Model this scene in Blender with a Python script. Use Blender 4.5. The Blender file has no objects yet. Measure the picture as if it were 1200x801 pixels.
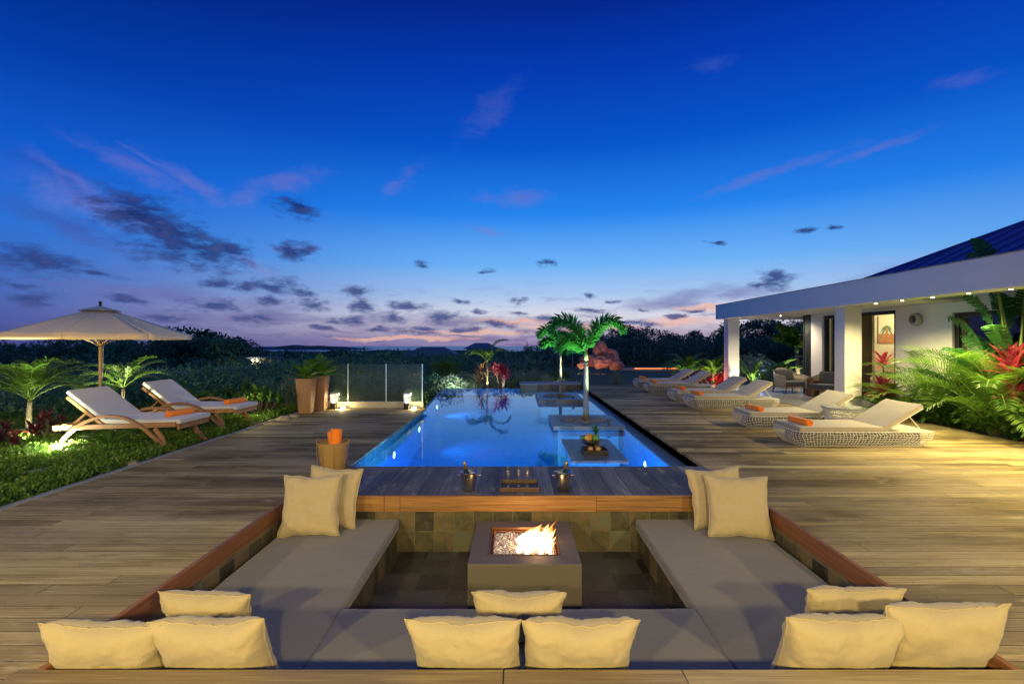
import bpy, bmesh, math, random
import numpy as np
from mathutils import Vector, Matrix, noise
R = math.radians
PI = math.pi
random.seed(7)
rng = np.random.default_rng(11)
C = bpy.context.scene.collection
F = 556.0; VX = 604.0; VY = 400.0; H = 1.6     # solved from the photograph: focal length, vanishing point, eye height

def at(px, py, z=0.0):
    D = (H - z) * F / (py - VY)
    return Vector(((px - VX) / F * D, D, z))
def atd(px, py, D):
    return Vector(((px - VX) / F * D, D, H + (VY - py) / F * D))

# ------------------------------------------------------------------ materials
def s2l(c):
    return tuple(((v / 255) / 12.92 if v / 255 <= .04045 else ((v / 255 + .055) / 1.055) ** 2.4) for v in c)

class NT:
    def __init__(self, tree):
        self.t = tree; self.n = tree.nodes; self.l = tree.links
    def node(self, typ, ins=None, **kw):
        nd = self.n.new(typ)
        for k, v in kw.items(): setattr(nd, k, v)
        if ins:
            for k, v in ins.items(): self.set(nd.inputs[k], v)
        return nd
    def set(self, sock, v):
        if isinstance(v, bpy.types.NodeSocket): self.l.new(v, sock)
        elif isinstance(v, bpy.types.Node): self.l.new(v.outputs[0], sock)
        else:
            if isinstance(v, (tuple, list)) and sock.type == 'RGBA' and len(v) == 3: v = (*v, 1)
            sock.default_value = v
    def m(self, op, a, b=0.0, c=0.0, clamp=False):
        nd = self.node('ShaderNodeMath', operation=op, use_clamp=clamp)
        self.set(nd.inputs[0], a); self.set(nd.inputs[1], b); self.set(nd.inputs[2], c)
        return nd.outputs[0]
    def v(self, op, a, b=(0, 0, 0), c=(0, 0, 0)):
        nd = self.node('ShaderNodeVectorMath', operation=op)
        self.set(nd.inputs[0], a); self.set(nd.inputs[1], b)
        if op == 'MULTIPLY_ADD': self.set(nd.inputs[2], c)
        return nd.outputs['Value'] if op in ('LENGTH', 'DOT_PRODUCT') else nd.outputs[0]
    def mix(self, f, a, b, blend='MIX'):
        nd = self.node('ShaderNodeMix', data_type='RGBA', blend_type=blend)
        self.set(nd.inputs[0], f); self.set(nd.inputs[6], a); self.set(nd.inputs[7], b)
        return nd.outputs[2]
    def ramp(self, f, stops, interp='LINEAR'):
        nd = self.node('ShaderNodeValToRGB'); cr = nd.color_ramp; cr.interpolation = interp
        while len(cr.elements) < len(stops): cr.elements.new(.5)
        for e, (p, c) in zip(cr.elements, stops):
            e.position = p; e.color = (*c, 1) if len(c) == 3 else c
        self.set(nd.inputs[0], f)
        return nd.outputs[0]
    def noise(self, vec, scale, detail=4, rough=.55, dist=0.0, dim='3D'):
        nd = self.node('ShaderNodeTexNoise', noise_dimensions=dim)
        if vec is not None: self.set(nd.inputs['Vector'], vec)
        self.set(nd.inputs['Scale'], scale); nd.inputs['Detail'].default_value = detail
        nd.inputs['Roughness'].default_value = rough; nd.inputs['Distortion'].default_value = dist
        return nd.outputs[0]
    def sep(self, v):
        nd = self.node('ShaderNodeSeparateXYZ'); self.set(nd.inputs[0], v); return nd.outputs
    def com(self, x=0.0, y=0.0, z=0.0):
        nd = self.node('ShaderNodeCombineXYZ')
        for i, q in enumerate((x, y, z)): self.set(nd.inputs[i], q)
        return nd.outputs[0]
    def smooth(self, v, a, b, lo=0.0, hi=1.0):
        nd = self.node('ShaderNodeMapRange', interpolation_type='SMOOTHSTEP')
        self.set(nd.inputs[0], v); self.set(nd.inputs[1], a); self.set(nd.inputs[2], b)
        self.set(nd.inputs[3], lo); self.set(nd.inputs[4], hi)
        return nd.outputs[0]

def newmat(name):
    m = bpy.data.materials.new(name); m.use_nodes = True
    m.node_tree.nodes.clear()
    g = NT(m.node_tree)
    g.out = g.node('ShaderNodeOutputMaterial')
    return m, g
def principled(g, **kw):
    p = g.node('ShaderNodeBsdfPrincipled')
    for k, v in kw.items(): g.set(p.inputs[k.replace('_', ' ')], v)
    g.l.new(p.outputs[0], g.out.inputs[0])
    return p
def bump(g, h, strength=.3, dist=.01):
    b = g.node('ShaderNodeBump'); b.inputs['Strength'].default_value = strength; b.inputs['Distance'].default_value = dist
    g.set(b.inputs['Height'], h); return b.outputs[0]
def wpos(g):
    return g.node('ShaderNodeNewGeometry').outputs['Position']
def opos(g):
    return g.node('ShaderNodeTexCoord').outputs['Object']

def simple(name, c, rough=.6, metal=0.0, var=.15, scale=6.0, bmp=0.0, spec=.5, coat=0.0, bscale=None):
    m, g = newmat(name)
    o = opos(g); n = g.noise(o, scale, 5)
    f = g.m('MULTIPLY_ADD', n, 2 * var, 1 - var)
    hsv = g.node('ShaderNodeHueSaturation', ins={'Color': (*c, 1), 'Value': f})
    kw = dict(Base_Color=hsv.outputs[0], Roughness=rough, Metallic=metal, Specular_IOR_Level=spec, Coat_Weight=coat)
    if bmp: kw['Normal'] = bump(g, g.noise(o, bscale or scale * 8, 6), bmp, .01)
    principled(g, **kw)
    return m

def deckmat(name, along, width, cols, rough=.55, butt=2.4, gap=.03, grain=1.0, wet=.35, weather=None, con=1.0, screws=0):
    """boards running along one world axis, each with its own tone and grain"""
    m, g = newmat(name)
    s = g.sep(wpos(g))
    u, v = (s[0], s[1]) if along == 'X' else (s[1], s[0])
    if along == 'XZ': u, v = s[0], s[2]
    if along == 'YZ': u, v = s[1], s[2]
    row = g.m('DIVIDE', v, width); idx = g.m('FLOOR', row); fr = g.m('FRACT', row)
    wn = g.node('ShaderNodeTexWhiteNoise', noise_dimensions='1D'); g.set(wn.inputs['W'], idx)
    uu = g.m('DIVIDE', g.m('MULTIPLY_ADD', wn.outputs[0], 7.3, u), butt)
    idu = g.m('FLOOR', uu); fu = g.m('FRACT', uu)
    wn2 = g.node('ShaderNodeTexWhiteNoise', noise_dimensions='2D'); g.set(wn2.inputs['Vector'], g.com(idx, idu, 0))
    r2 = wn2.outputs[0]
    gv = g.com(g.m('MULTIPLY', u, 1.1), g.m('MULTIPLY', v, 44.0), g.m('MULTIPLY', r2, 40.0))
    n1 = g.noise(gv, 1.4 * grain, 6, .62, .35)
    gv2 = g.com(g.m('MULTIPLY', u, .35), g.m('MULTIPLY', v, 3.5), 3.0)
    n2 = g.noise(gv2, 1.0, 4, .6)
    big = g.noise(g.com(g.m('MULTIPLY', u, .5), v, 0.0), .9, 3)
    t = g.m('ADD', g.m('MULTIPLY', n1, .75), g.m('MULTIPLY_ADD', r2, .30, -.03))
    t = g.m('ADD', t, g.m('MULTIPLY_ADD', n2, .6, -.41))
    t = g.m('MULTIPLY_ADD', t, con, .5 - .5 * con)
    col = g.ramp(t, [(.12, cols[0]), (.45, cols[1]), (.62, cols[2]), (.9, cols[3])])
    if weather:
        col = g.mix(g.smooth(big, .42, .62, 0, .6), col, weather)
    gm = g.m('LESS_THAN', g.m('MINIMUM', fr, g.m('SUBTRACT', 1.0, fr)), gap)
    bm_ = g.m('LESS_THAN', g.m('MULTIPLY', fu, butt), .006)
    gm = g.m('MAXIMUM', gm, bm_)
    if screws:
        du = g.m('MULTIPLY', g.m('SUBTRACT', g.m('FRACT', g.m('DIVIDE', u, screws)), .5), screws)
        dv = g.m('MULTIPLY', g.m('SUBTRACT', g.m('ABSOLUTE', g.m('SUBTRACT', fr, .5)), .30), width)
        sc_ = g.m('LESS_THAN', g.m('ADD', g.m('MULTIPLY', du, du), g.m('MULTIPLY', dv, dv)), .0000170)
        gm = g.m('MAXIMUM', gm, g.m('MULTIPLY', sc_, .8))
    col = g.mix(g.m('MULTIPLY', gm, .8), col, (0.012, .010, .009))
    h = g.m('SUBTRACT', g.m('MULTIPLY', n1, .35), gm)
    if screws:
        crk = g.noise(g.com(g.m('MULTIPLY', u, 2.2), g.m('MULTIPLY', v, 120.0), g.m('MULTIPLY', r2, 19.0)), 1.0, 4, .7, .2)
        col = g.mix(g.m('MULTIPLY', g.smooth(crk, .54, .68), .62), col, (0.035, .026, .018))
        wear = g.noise(g.com(g.m('MULTIPLY', u, 1.4), g.m('MULTIPLY', v, 5.0), 8.0), 1.6, 6, .7)
        col = g.mix(g.m('MULTIPLY', g.smooth(wear, .56, .70), .5), col, (.52, .45, .30))
        col = g.mix(g.m('MULTIPLY', g.smooth(wear, .44, .30), .45), col, (.10, .075, .05))
    rg = g.m('MULTIPLY_ADD', n1, wet, rough - wet / 2)
    principled(g, Base_Color=col, Roughness=rg, Normal=bump(g, h, .35, .004), Specular_IOR_Level=.2 if screws else .4)
    return m

def tilemat(name, plane, size, cols, mortar, mw=.012, rough=.45, vary=1.0, offset=(0, 0), bmps=.5):
    m, g = newmat(name)
    s = g.sep(wpos(g))
    a, b = {'XY': (s[0], s[1]), 'XZ': (s[0], s[2]), 'YZ': (s[1], s[2])}[plane]
    ua = g.m('DIVIDE', g.m('ADD', a, offset[0]), size[0]); ub = g.m('DIVIDE', g.m('ADD', b, offset[1]), size[1])
    ia, ib = g.m('FLOOR', ua), g.m('FLOOR', ub); fa, fb = g.m('FRACT', ua), g.m('FRACT', ub)
    ea = g.m('MULTIPLY', g.m('MINIMUM', fa, g.m('SUBTRACT', 1.0, fa)), size[0])
    eb = g.m('MULTIPLY', g.m('MINIMUM', fb, g.m('SUBTRACT', 1.0, fb)), size[1])
    e = g.m('LESS_THAN', g.m('MINIMUM', ea, eb), mw / 2)
    wn = g.node('ShaderNodeTexWhiteNoise', noise_dimensions='2D'); g.set(wn.inputs['Vector'], g.com(ia, ib, 0))
    w = wpos(g)
    off = g.v('MULTIPLY_ADD', wn.outputs[1], (9, 9, 9), w)
    n = g.noise(off, 5.0, 8, .65, .6); n2 = g.noise(off, 26, 5, .6)
    t = g.m('ADD', g.m('MULTIPLY_ADD', wn.outputs[0], .5 * vary, -.2 * vary), g.m('MULTIPLY_ADD', n, .8, g.m('MULTIPLY', n2, .2)))
    k = len(cols)
    col = g.ramp(t, [(.2 + .65 * i / (k - 1), c) for i, c in enumerate(cols)])
    col = g.mix(e, col, mortar)
    h = g.m('SUBTRACT', g.m('ADD', n, g.m('MULTIPLY', n2, .4)), g.m('MULTIPLY', e, .8))
    principled(g, Base_Color=col, Roughness=g.m('MULTIPLY_ADD', n2, .3, rough - .15), Normal=bump(g, h, bmps, .012))
    return m

def leafmat(name, c1, c2, c3=None, rough=.42, trans=.35, scale=3.0, tint=None):
    """leaf: glossy front, light through the blade; tone drifts from clump to clump and leaf to leaf"""
    m, g = newmat(name)
    w = opos(g)
    n = g.noise(w, scale, 3, .6); n2 = g.noise(w, scale * 9, 2)
    t = g.m('MULTIPLY_ADD', n2, .45, g.m('MULTIPLY', n, .6))
    st = [(.30, c1), (.68, c2)] if c3 is None else [(.30, c1), (.50, c2), (.68, c3)]
    col = g.ramp(t, st)
    p = g.node('ShaderNodeBsdfPrincipled', ins={'Base Color': col, 'Roughness': rough, 'Specular IOR Level': .35})
    tr = g.node('ShaderNodeBsdfTranslucent', ins={'Color': g.mix(.5, col, tint or (c2[0] * 1.3, c2[1] * 1.3, c2[2] * .6))})
    mx = g.node('ShaderNodeMixShader', ins={0: trans, 1: p.outputs[0], 2: tr.outputs[0]})
    g.l.new(mx.outputs[0], g.out.inputs[0])
    return m

def glassmat(name, tint=(.93, .98, .97), rough=0.0, ior=1.45, body=0.0, bodycol=(.8, .9, .9)):
    m, g = newmat(name)
    gl = g.node('ShaderNodeBsdfGlossy', ins={'Color': (1, 1, 1, 1), 'Roughness': rough})
    tr = g.node('ShaderNodeBsdfTransparent', ins={'Color': (*tint, 1)})
    fr = g.node('ShaderNodeFresnel', ins={'IOR': ior})
    mx = g.node('ShaderNodeMixShader', ins={0: fr.outputs[0], 1: tr.outputs[0], 2: gl.outputs[0]})
    res = mx
    if body:
        df = g.node('ShaderNodeBsdfDiffuse', ins={'Color': (*bodycol, 1)})
        res = g.node('ShaderNodeMixShader', ins={0: body, 1: mx.outputs[0], 2: df.outputs[0]})
    g.l.new(res.outputs[0], g.out.inputs[0])
    return m

def emit(name, c, s):
    m, g = newmat(name)
    e = g.node('ShaderNodeEmission', ins={'Color': (*c, 1), 'Strength': s})
    g.l.new(e.outputs[0], g.out.inputs[0]); return m

def fabric(name, c, rough=.9, weave=260, var=.08, bmp=.25):
    m, g = newmat(name)
    o = opos(g)
    n = g.noise(o, 3.0, 4); n2 = g.noise(o, weave, 2, .7)
    f = g.m('MULTIPLY_ADD', n, 2 * var, g.m('MULTIPLY_ADD', n2, .16, 1 - var - .08))
    hsv = g.node('ShaderNodeHueSaturation', ins={'Color': (*c, 1), 'Value': f})
    h = g.m('ADD', n2, g.m('MULTIPLY', g.noise(o, 14, 4), 2.0))
    principled(g, Base_Color=hsv.outputs[0], Roughness=rough, Sheen_Weight=.25, Specular_IOR_Level=.2, Normal=bump(g, h, bmp, .004))
    return m

M = {}
M['deck'] = deckmat('weathered decking', 'X', .125, [(.12, .085, .032), (.29, .215, .085), (.50, .39, .16), (.76, .63, .30)], rough=.78, wet=.2, butt=3.1, gap=.020, weather=(.46, .36, .20), con=1.75, screws=.48)
M['bridge'] = deckmat('bridge decking', 'Y', .205, [(.07, .065, .07), (.15, .14, .15), (.23, .22, .23), (.34, .33, .34)], rough=.6, butt=50, gap=.016, con=1.3, screws=.46)
M['boardx'] = deckmat('oiled board along x', 'XZ', .6, [(.22, .10, .03), (.42, .22, .07), (.58, .34, .12), (.70, .46, .20)], butt=2.03, gap=0.0, con=1.6)
M['boardy'] = deckmat('oiled board along y', 'YZ', .6, [(.16, .065, .03), (.28, .12, .055), (.38, .18, .085), (.48, .26, .13)], butt=2.9, gap=0.0, con=1.5)
M['frontboard'] = deckmat('front coping board', 'X', .6, [(.15, .105, .05), (.28, .205, .095), (.40, .31, .15), (.54, .43, .23)], butt=3.3, gap=0.0, grain=1.3, con=1.6)
slate = [(.024, .025, .018), (.055, .053, .033), (.10, .088, .048), (.17, .125, .062), (.13, .14, .10)]
M['slate_back'] = tilemat('slate wall tile facing front', 'XZ', (.205, .218), slate, (.15, .145, .10), .008, vary=1.15, offset=(.03, .602))
M['slate_side'] = tilemat('slate wall tile facing side', 'YZ', (.205, .218), slate, (.15, .145, .10), .008, vary=1.15, offset=(0, .602))
M['slate_floor'] = tilemat('slate floor tile', 'XY', (.30, .30), [(.016, .016, .015), (.036, .034, .029), (.06, .052, .04), (.075, .07, .062)], (.075, .075, .07), .008, rough=.32, vary=1.5)
M['island'] = tilemat('dark stone slab', 'XY', (.42, .30), [(.035, .037, .042), (.075, .078, .085), (.12, .12, .13), (.17, .17, .18)], (.06, .06, .065), .005, rough=.35)
M['island_side'] = tilemat('yellow slate edging', 'XZ', (.28, .3), slate, (.16, .14, .1), .005)
M['terrace'] = tilemat('pale polished paving', 'XY', (.6, .6), [(.30, .31, .33), (.36, .37, .39), (.42, .43, .45)], (.2, .2, .2), .006, rough=.16, vary=.5, bmps=.06)
M['pooltile'] = tilemat('blue pool mosaic', 'XY', (.05, .05), [(.02, .17, .62), (.03, .23, .76), (.05, .30, .86)], (.03, .2, .6), .003, rough=.3, bmps=.1)
M['pooltile_side'] = tilemat('blue pool wall mosaic', 'YZ', (.05, .05), [(.02, .17, .62), (.03, .23, .76), (.05, .30, .86)], (.03, .2, .6), .003, rough=.3, bmps=.1)
M['pooledge'] = tilemat('dark green pool edging', 'YZ', (.15, .15), [(.03, .09, .10), (.05, .16, .16), (.10, .22, .20)], (.05, .1, .1), .004, rough=.3)
M['gutter'] = simple('dark gutter stone', (.10, .15, .20), .4, var=.3, scale=8)
M['kerb'] = simple('pale concrete kerb', (.30, .30, .29), .8, var=.2, scale=5, bmp=.3)
M['white'] = simple('white rendered wall', (.74, .74, .72), .75, var=.07, scale=1.2, bmp=.08, bscale=60)
M['soffit'] = simple('white soffit paint', (.70, .70, .68), .6, var=.03, scale=2)
M['darkframe'] = simple('dark aluminium frame', (.03, .03, .032), .35, .3, var=.1)
M['glass'] = glassmat('clear glass')
M['fenceglass'] = glassmat('glass screen', tint=(.80, .90, .86), body=.035, bodycol=(.6, .7, .65))
M['glassedge'] = simple('bright glass edge', (.62, .75, .72), .25, var=.05)
M['steel'] = simple('brushed steel', (.62, .60, .56), .26, 1.0, var=.06, scale=3)
M['chrome'] = simple('polished steel', (.75, .74, .72), .12, 1.0, var=.03)
M['bench'] = fabric('taupe bench fabric', (.155, .148, .150), weave=160, bmp=.5)
M['pillow'] = fabric('sand linen', (.47, .385, .225), weave=150, var=.09, bmp=.5)
M['lounge'] = fabric('light taupe lounger fabric', (.36, .32, .26), weave=220)
M['canvas'] = fabric('cream canvas', (.84, .62, .36), weave=180, bmp=.1)
M['whitecloth'] = fabric('off white cushion fabric', (.60, .60, .60), weave=200)
M['greycloth'] = fabric('charcoal cushion fabric', (.085, .088, .10), weave=200)
M['beige'] = fabric('beige upholstery', (.50, .43, .30), weave=200)
M['towel'] = fabric('orange towelling', (.95, .25, .02), weave=120, bmp=.8)
M['wicker_white'] = simple('white woven strand', (.72, .70, .64), .5, var=.08, scale=20)
M['wicker_in'] = simple('lounger inner frame', (.07, .065, .06), .7)
M['rope'] = simple('pale rope weave', (.40, .36, .27), .7, var=.15, scale=30)
M['teak'] = deckmat('teak', 'X', 5, [(.22, .10, .04), (.34, .17, .07), (.44, .24, .11), (.52, .31, .16)], butt=99, gap=0, grain=1.2)
M['polewood'] = simple('pale pole wood', (.40, .26, .13), .5, var=.15, scale=8)
M['planter'] = simple('terracotta planter', (.30, .155, .075), .55, var=.12, scale=6, bmp=.2)
M['planter_light'] = M['planter']
M['soil'] = simple('potting soil', (.03, .022, .015), .95, var=.3, scale=20, bmp=.6)
M['basket'] = None
M['concrete'] = simple('brown grey concrete', (.125, .108, .092), .62, var=.08, scale=4, bmp=.1, bscale=30)
M['copper'] = simple('copper burner tray', (.75, .42, .24), .3, 1.0, var=.1)
M['black'] = simple('black lacquer', (.02, .018, .016), .35, var=.15)
M['walnut'] = simple('dark brown tray wood', (.12, .065, .035), .4, var=.2, scale=12)
M['foil'] = simple('gold foil', (.62, .42, .12), .35, .8, var=.2, scale=40, bmp=.4)
M['bottle'] = simple('dark green bottle glass', (.012, .03, .014), .08, var=.05)
M['clearglass'] = glassmat('thin drinking glass', tint=(.94, .95, .96), ior=1.5, body=.05, bodycol=(.9, .9, .9))
M['roof'] = None
M['bark'] = simple('grey palm bark', (.17, .145, .10), .85, var=.25, scale=14, bmp=.5)
M['bark_dark'] = simple('dark bark', (.06, .05, .04), .9, var=.3, scale=8, bmp=.5)
M['rock'] = simple('garden rock', (.30, .24, .17), .85, var=.3, scale=4, bmp=.6, bscale=14)
M['pebble'] = simple('grey pebble', (.16, .17, .19), .6, var=.3, scale=5)
M['redrock'] = simple('red sandstone', (.46, .20, .14), .85, var=.25, scale=3, bmp=.7, bscale=8)
M['metalpost'] = simple('galvanised post', (.20, .22, .24), .5, .4, var=.1)
M['leaf_palm'] = leafmat('palm leaf', (.035, .10, .012), (.09, .20, .02), (.16, .28, .04))
M['leaf_fox'] = leafmat('foxtail leaf', (.02, .13, .02), (.04, .24, .04), (.08, .34, .07))
M['leaf_areca'] = leafmat('areca leaf', (.028, .085, .014), (.075, .18, .024), (.18, .27, .05), trans=.4)
M['leaf_dry'] = leafmat('dry frond', (.12, .06, .02), (.28, .14, .05), (.36, .22, .09))
M['leaf_red'] = leafmat('red cordyline leaf', (.08, .008, .020), (.27, .022, .06), (.50, .14, .17), tint=(.6, .04, .06))
M['leaf_wine'] = leafmat('wine red leaf', (.03, .008, .012), (.08, .015, .02), (.13, .035, .03), tint=(.15, .03, .03))
M['leaf_bush'] = leafmat('bush leaf', (.02, .07, .012), (.05, .13, .02), (.10, .20, .03))
M['leaf_lime'] = leafmat('lime bush leaf', (.04, .11, .018), (.09, .20, .03), (.19, .29, .06))
M['leaf_dark'] = leafmat('woodland leaf', (.022, .060, .042), (.055, .12, .072), (.11, .18, .11), trans=.15, scale=.5)
M['leaf_mid'] = leafmat('valley leaf', (.03, .10, .058), (.065, .19, .10), (.14, .27, .14), trans=.15, scale=.4)
M['leaf_grey'] = leafmat('grey green leaf', (.08, .13, .08), (.17, .24, .15), (.27, .34, .23), trans=.2)
M['leaf_banana'] = leafmat('paddle leaf', (.015, .07, .02), (.03, .12, .03), (.05, .16, .04), trans=.3)
M['stem'] = simple('green stem', (.16, .26, .05), .5, var=.15, scale=8)
M['cover'] = leafmat('ground cover leaf', (.045, .10, .015), (.10, .20, .025), (.22, .31, .06), scale=1.3)
M['mulch'] = simple('mulch', (.045, .035, .022), .95, var=.35, scale=7, bmp=.8, bscale=25)
M['lamp_warm'] = emit('warm lamp lens', (1, .80, .45), 38)
M['lamp_cool'] = emit('cool lamp lens', (.85, 1, .98), 60)
M['lamp_white'] = emit('white candle glow', (1, .92, .7), 9)
M['lamp_red'] = emit('red orange strip light', (1, .22, .05), 3.5)
M['housebody'] = simple('distant house wall', (.35, .33, .30), .8)
M['distroof'] = simple('distant roof', (.06, .09, .16), .6, var=.1)
M['distroofred'] = simple('distant red roof', (.22, .06, .05), .7, var=.15)

# ------------------------------------------------------------------ mesh building
class MB:
    def __init__(self): self.v = []; self.f = []; self.mi = []; self.n = 0; self.blocks = []
    def add(self, verts, faces, mi=0):
        b = len(self.v)
        self.v.extend([tuple(p) for p in verts])
        self.f.extend([tuple(i + b for i in f) for f in faces]); self.mi.extend([mi] * len(faces))
    def box(self, x0, x1, y0, y1, z0, z1, mi=0):
        p = [(x0, y0, z0), (x1, y0, z0), (x1, y1, z0), (x0, y1, z0), (x0, y0, z1), (x1, y0, z1), (x1, y1, z1), (x0, y1, z1)]
        self.add(p, [(3, 2, 1, 0), (4, 5, 6, 7), (0, 1, 5, 4), (1, 2, 6, 5), (2, 3, 7, 6), (3, 0, 4, 7)], mi)
    def quad(self, a, b, c, d, mi=0): self.add([a, b, c, d], [(0, 1, 2, 3)], mi)
    def tube(self, pts, rad, seg=8, mi=0, cap=True, closed=False, flat=1.0):
        pts = [Vector(p) for p in pts]; n = len(pts)
        if not hasattr(rad, '__len__'): rad = [rad] * n
        vs = []; fs = []; up = None
        for i, p in enumerate(pts):
            a = pts[i - 1] if (i > 0 or closed) else p
            b = pts[(i + 1) % n] if (i < n - 1 or closed) else p
            t = (b - a).normalized()
            if up is None:
                up = Vector((0, 0, 1)) if abs(t.z) < .9 else Vector((1, 0, 0))
            s = t.cross(up).normalized(); up = s.cross(t).normalized()
            for k in range(seg):
                an = 2 * PI * k / seg + PI / seg
                vs.append(p + (s * math.cos(an) * flat + up * math.sin(an)) * rad[i])
        m = n if closed else n - 1
        for i in range(m):
            for k in range(seg):
                k2 = (k + 1) % seg; i2 = (i + 1) % n
                fs.append((i * seg + k, i * seg + k2, i2 * seg + k2, i2 * seg + k))
        if cap and not closed:
            fs.append(tuple(range(seg - 1, -1, -1))); fs.append(tuple((n - 1) * seg + k for k in range(seg)))
        self.add(vs, fs, mi)
    def lathe(self, prof, c=(0, 0, 0), seg=24, mi=0, axis=None):
        c = Vector(c); n = len(prof); vs = []; fs = []
        rot = Matrix.Identity(3) if axis is None else Vector((0, 0, 1)).rotation_difference(Vector(axis)).to_matrix()
        for r, z in prof:
            for k in range(seg):
                a = 2 * PI * k / seg
                vs.append(c + rot @ Vector((r * math.cos(a), r * math.sin(a), z)))
        for i in range(n - 1):
            for k in range(seg):
                k2 = (k + 1) % seg
                fs.append((i * seg + k, i * seg + k2, (i + 1) * seg + k2, (i + 1) * seg + k))
        if prof[0][0] > 1e-4: fs.append(tuple(range(seg - 1, -1, -1)))
        if prof[-1][0] > 1e-4: fs.append(tuple((n - 1) * seg + k for k in range(seg)))
        self.add(vs, fs, mi)
    def grid(self, fn, nu, nv, mi=0, closeu=False):
        vs = [fn(i / (nu if closeu else nu - 1), j / (nv - 1)) for j in range(nv) for i in range(nu)]
        fs = []
        for j in range(nv - 1):
            for i in range(nu if closeu else nu - 1):
                i2 = (i + 1) % nu
                fs.append((j * nu + i, j * nu + i2, (j + 1) * nu + i2, (j + 1) * nu + i))
        self.add(vs, fs, mi)
    def arr(self, V, faces_idx, mi=0):
        """numpy block: V (k,m,3) items, faces_idx list of local faces"""
        k, m, _ = V.shape; b = len(self.v)
        self.v.extend(map(tuple, V.reshape(-1, 3).tolist()))
        for f in faces_idx:
            fa = (np.arange(k)[:, None] * m + np.array(f)[None, :] + b)
            self.f.extend(map(tuple, fa.tolist())); self.mi.extend([mi] * k)
    def build(self, name, mats, parent=None, smooth=False, bevel=0, loc=None, bseg=2, angle=None):
        me = bpy.data.meshes.new(name)
        me.from_pydata(self.v, [], self.f); me.update()
        if not isinstance(mats, (list, tuple)): mats = [mats]
        for m in mats: me.materials.append(m)
        if len(mats) > 1: me.polygons.foreach_set('material_index', self.mi)
        if smooth: me.polygons.foreach_set('use_smooth', [True] * len(me.polygons))
        o = bpy.data.objects.new(name, me); C.objects.link(o)
        if parent: o.parent = parent
        if loc: o.location = loc
        if bevel:
            b = o.modifiers.new('bevel', 'BEVEL'); b.width = bevel; b.segments = bseg; b.limit_method = 'ANGLE'; b.angle_limit = R(40)
            if smooth: me.polygons.foreach_set('use_smooth', [True] * len(me.polygons)); b.harden_normals = False
        if angle:
            me.set_sharp_from_angle(angle=R(angle))
        return o

def tag(o, label=None, cat=None, group=None, kind=None):
    if label: o['label'] = label
    if cat: o['category'] = cat
    if group: o['group'] = group
    if kind: o['kind'] = kind
    return o
def thing(name, label, cat, loc=(0, 0, 0), rz=0, group=None):
    o = bpy.data.objects.new(name, None); C.objects.link(o); o.location = loc; o.rotation_euler = (0, 0, rz)
    o.empty_display_size = .1
    return tag(o, label, cat, group)
def struct(name, mb, m, **k):
    return tag(mb.build(name, m, **k), kind='structure')
def copy_tree(o, parent=None):
    c = o.copy(); C.objects.link(c); c.parent = parent
    for ch in list(o.children): copy_tree(ch, c)
    return c
def dup(o, label, loc=None, rz=None, group=None, scale=None):
    c = copy_tree(o); c['label'] = label
    if loc is not None: c.location = loc
    if rz is not None: c.rotation_euler = (0, 0, rz)
    if group: c['group'] = group
    if scale: c.scale = (scale,) * 3
    return c
def light(name, typ, loc, power, col, parent=None, target=None, angle=160, blend=1.0, rad=.03):
    l = bpy.data.lights.new(name, typ); l.energy = power; l.color = col
    l.shadow_soft_size = rad
    o = bpy.data.objects.new(name, l); C.objects.link(o); o.location = loc
    if typ == 'SPOT':
        l.spot_size = R(angle); l.spot_blend = blend
        if target is not None:
            d = Vector(target) - Vector(loc); o.rotation_euler = d.to_track_quat('-Z', 'Y').to_euler()
    if parent: o.parent = parent
    return o

# ------------------------------------------------------------------ foliage generators
def leaves_block(P, Dn, size, wid=.45, jit=.6):
    """kite leaves at P (k,3) pointing along Dn, as (k,4,3)"""
    k = len(P)
    Dn = Dn + rng.normal(0, jit, (k, 3)); Dn /= np.linalg.norm(Dn, axis=1, keepdims=True) + 1e-9
    r = rng.normal(0, 1, (k, 3)); S = np.cross(Dn, r); S /= np.linalg.norm(S, axis=1, keepdims=True) + 1e-9
    L = (size * rng.uniform(.6, 1.4, k))[:, None]
    nrm = np.cross(Dn, S)
    a = P; t = P + Dn * L
    m = P + Dn * L * .45 + nrm * L * .08
    return np.stack([a, m + S * L * wid * .5, t, m - S * L * wid * .5], axis=1)
KITE = [(0, 1, 2, 3)]
def clumps(mb, centers, radii, per, size, squash=.8, wid=.45, mi=0, up=.3):
    for c, r in zip(centers, radii):
        d = rng.normal(0, 1, (per, 3)); d /= np.linalg.norm(d, axis=1, keepdims=True)
        rr = r * rng.uniform(.55, 1.0, (per, 1)) ** .6
        P = np.array(c)[None] + d * rr * np.array([1, 1, squash])
        mb.arr(leaves_block(P, d + np.array([0, 0, up]), size, wid), KITE, mi)

def strap(mb, o, az, el, L, w, droop=.8, seg=6, mi=0, taper=.8, fold=.18):
    p = Vector(o); vs = []; fs = []; side = Vector((-math.sin(az), math.cos(az), 0))
    for i in range(seg + 1):
        t = i / seg
        e = el - droop * t * t
        ww = w * (math.sin(PI * min(1, (t * .9 + .1))) ** taper) * .5 + .0005
        dn = Vector((math.cos(az) * math.cos(e), math.sin(az) * math.cos(e), math.sin(e)))
        upn = side.cross(dn)
        vs += [p - side * ww - upn * ww * fold, p + upn * 0, p + side * ww - upn * ww * fold]
        p = p + dn * (L / seg)
    for i in range(seg):
        a = i * 3
        fs += [(a, a + 1, a + 4, a + 3), (a + 1, a + 2, a + 5, a + 4)]
    mb.add(vs, fs, mi)

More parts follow.
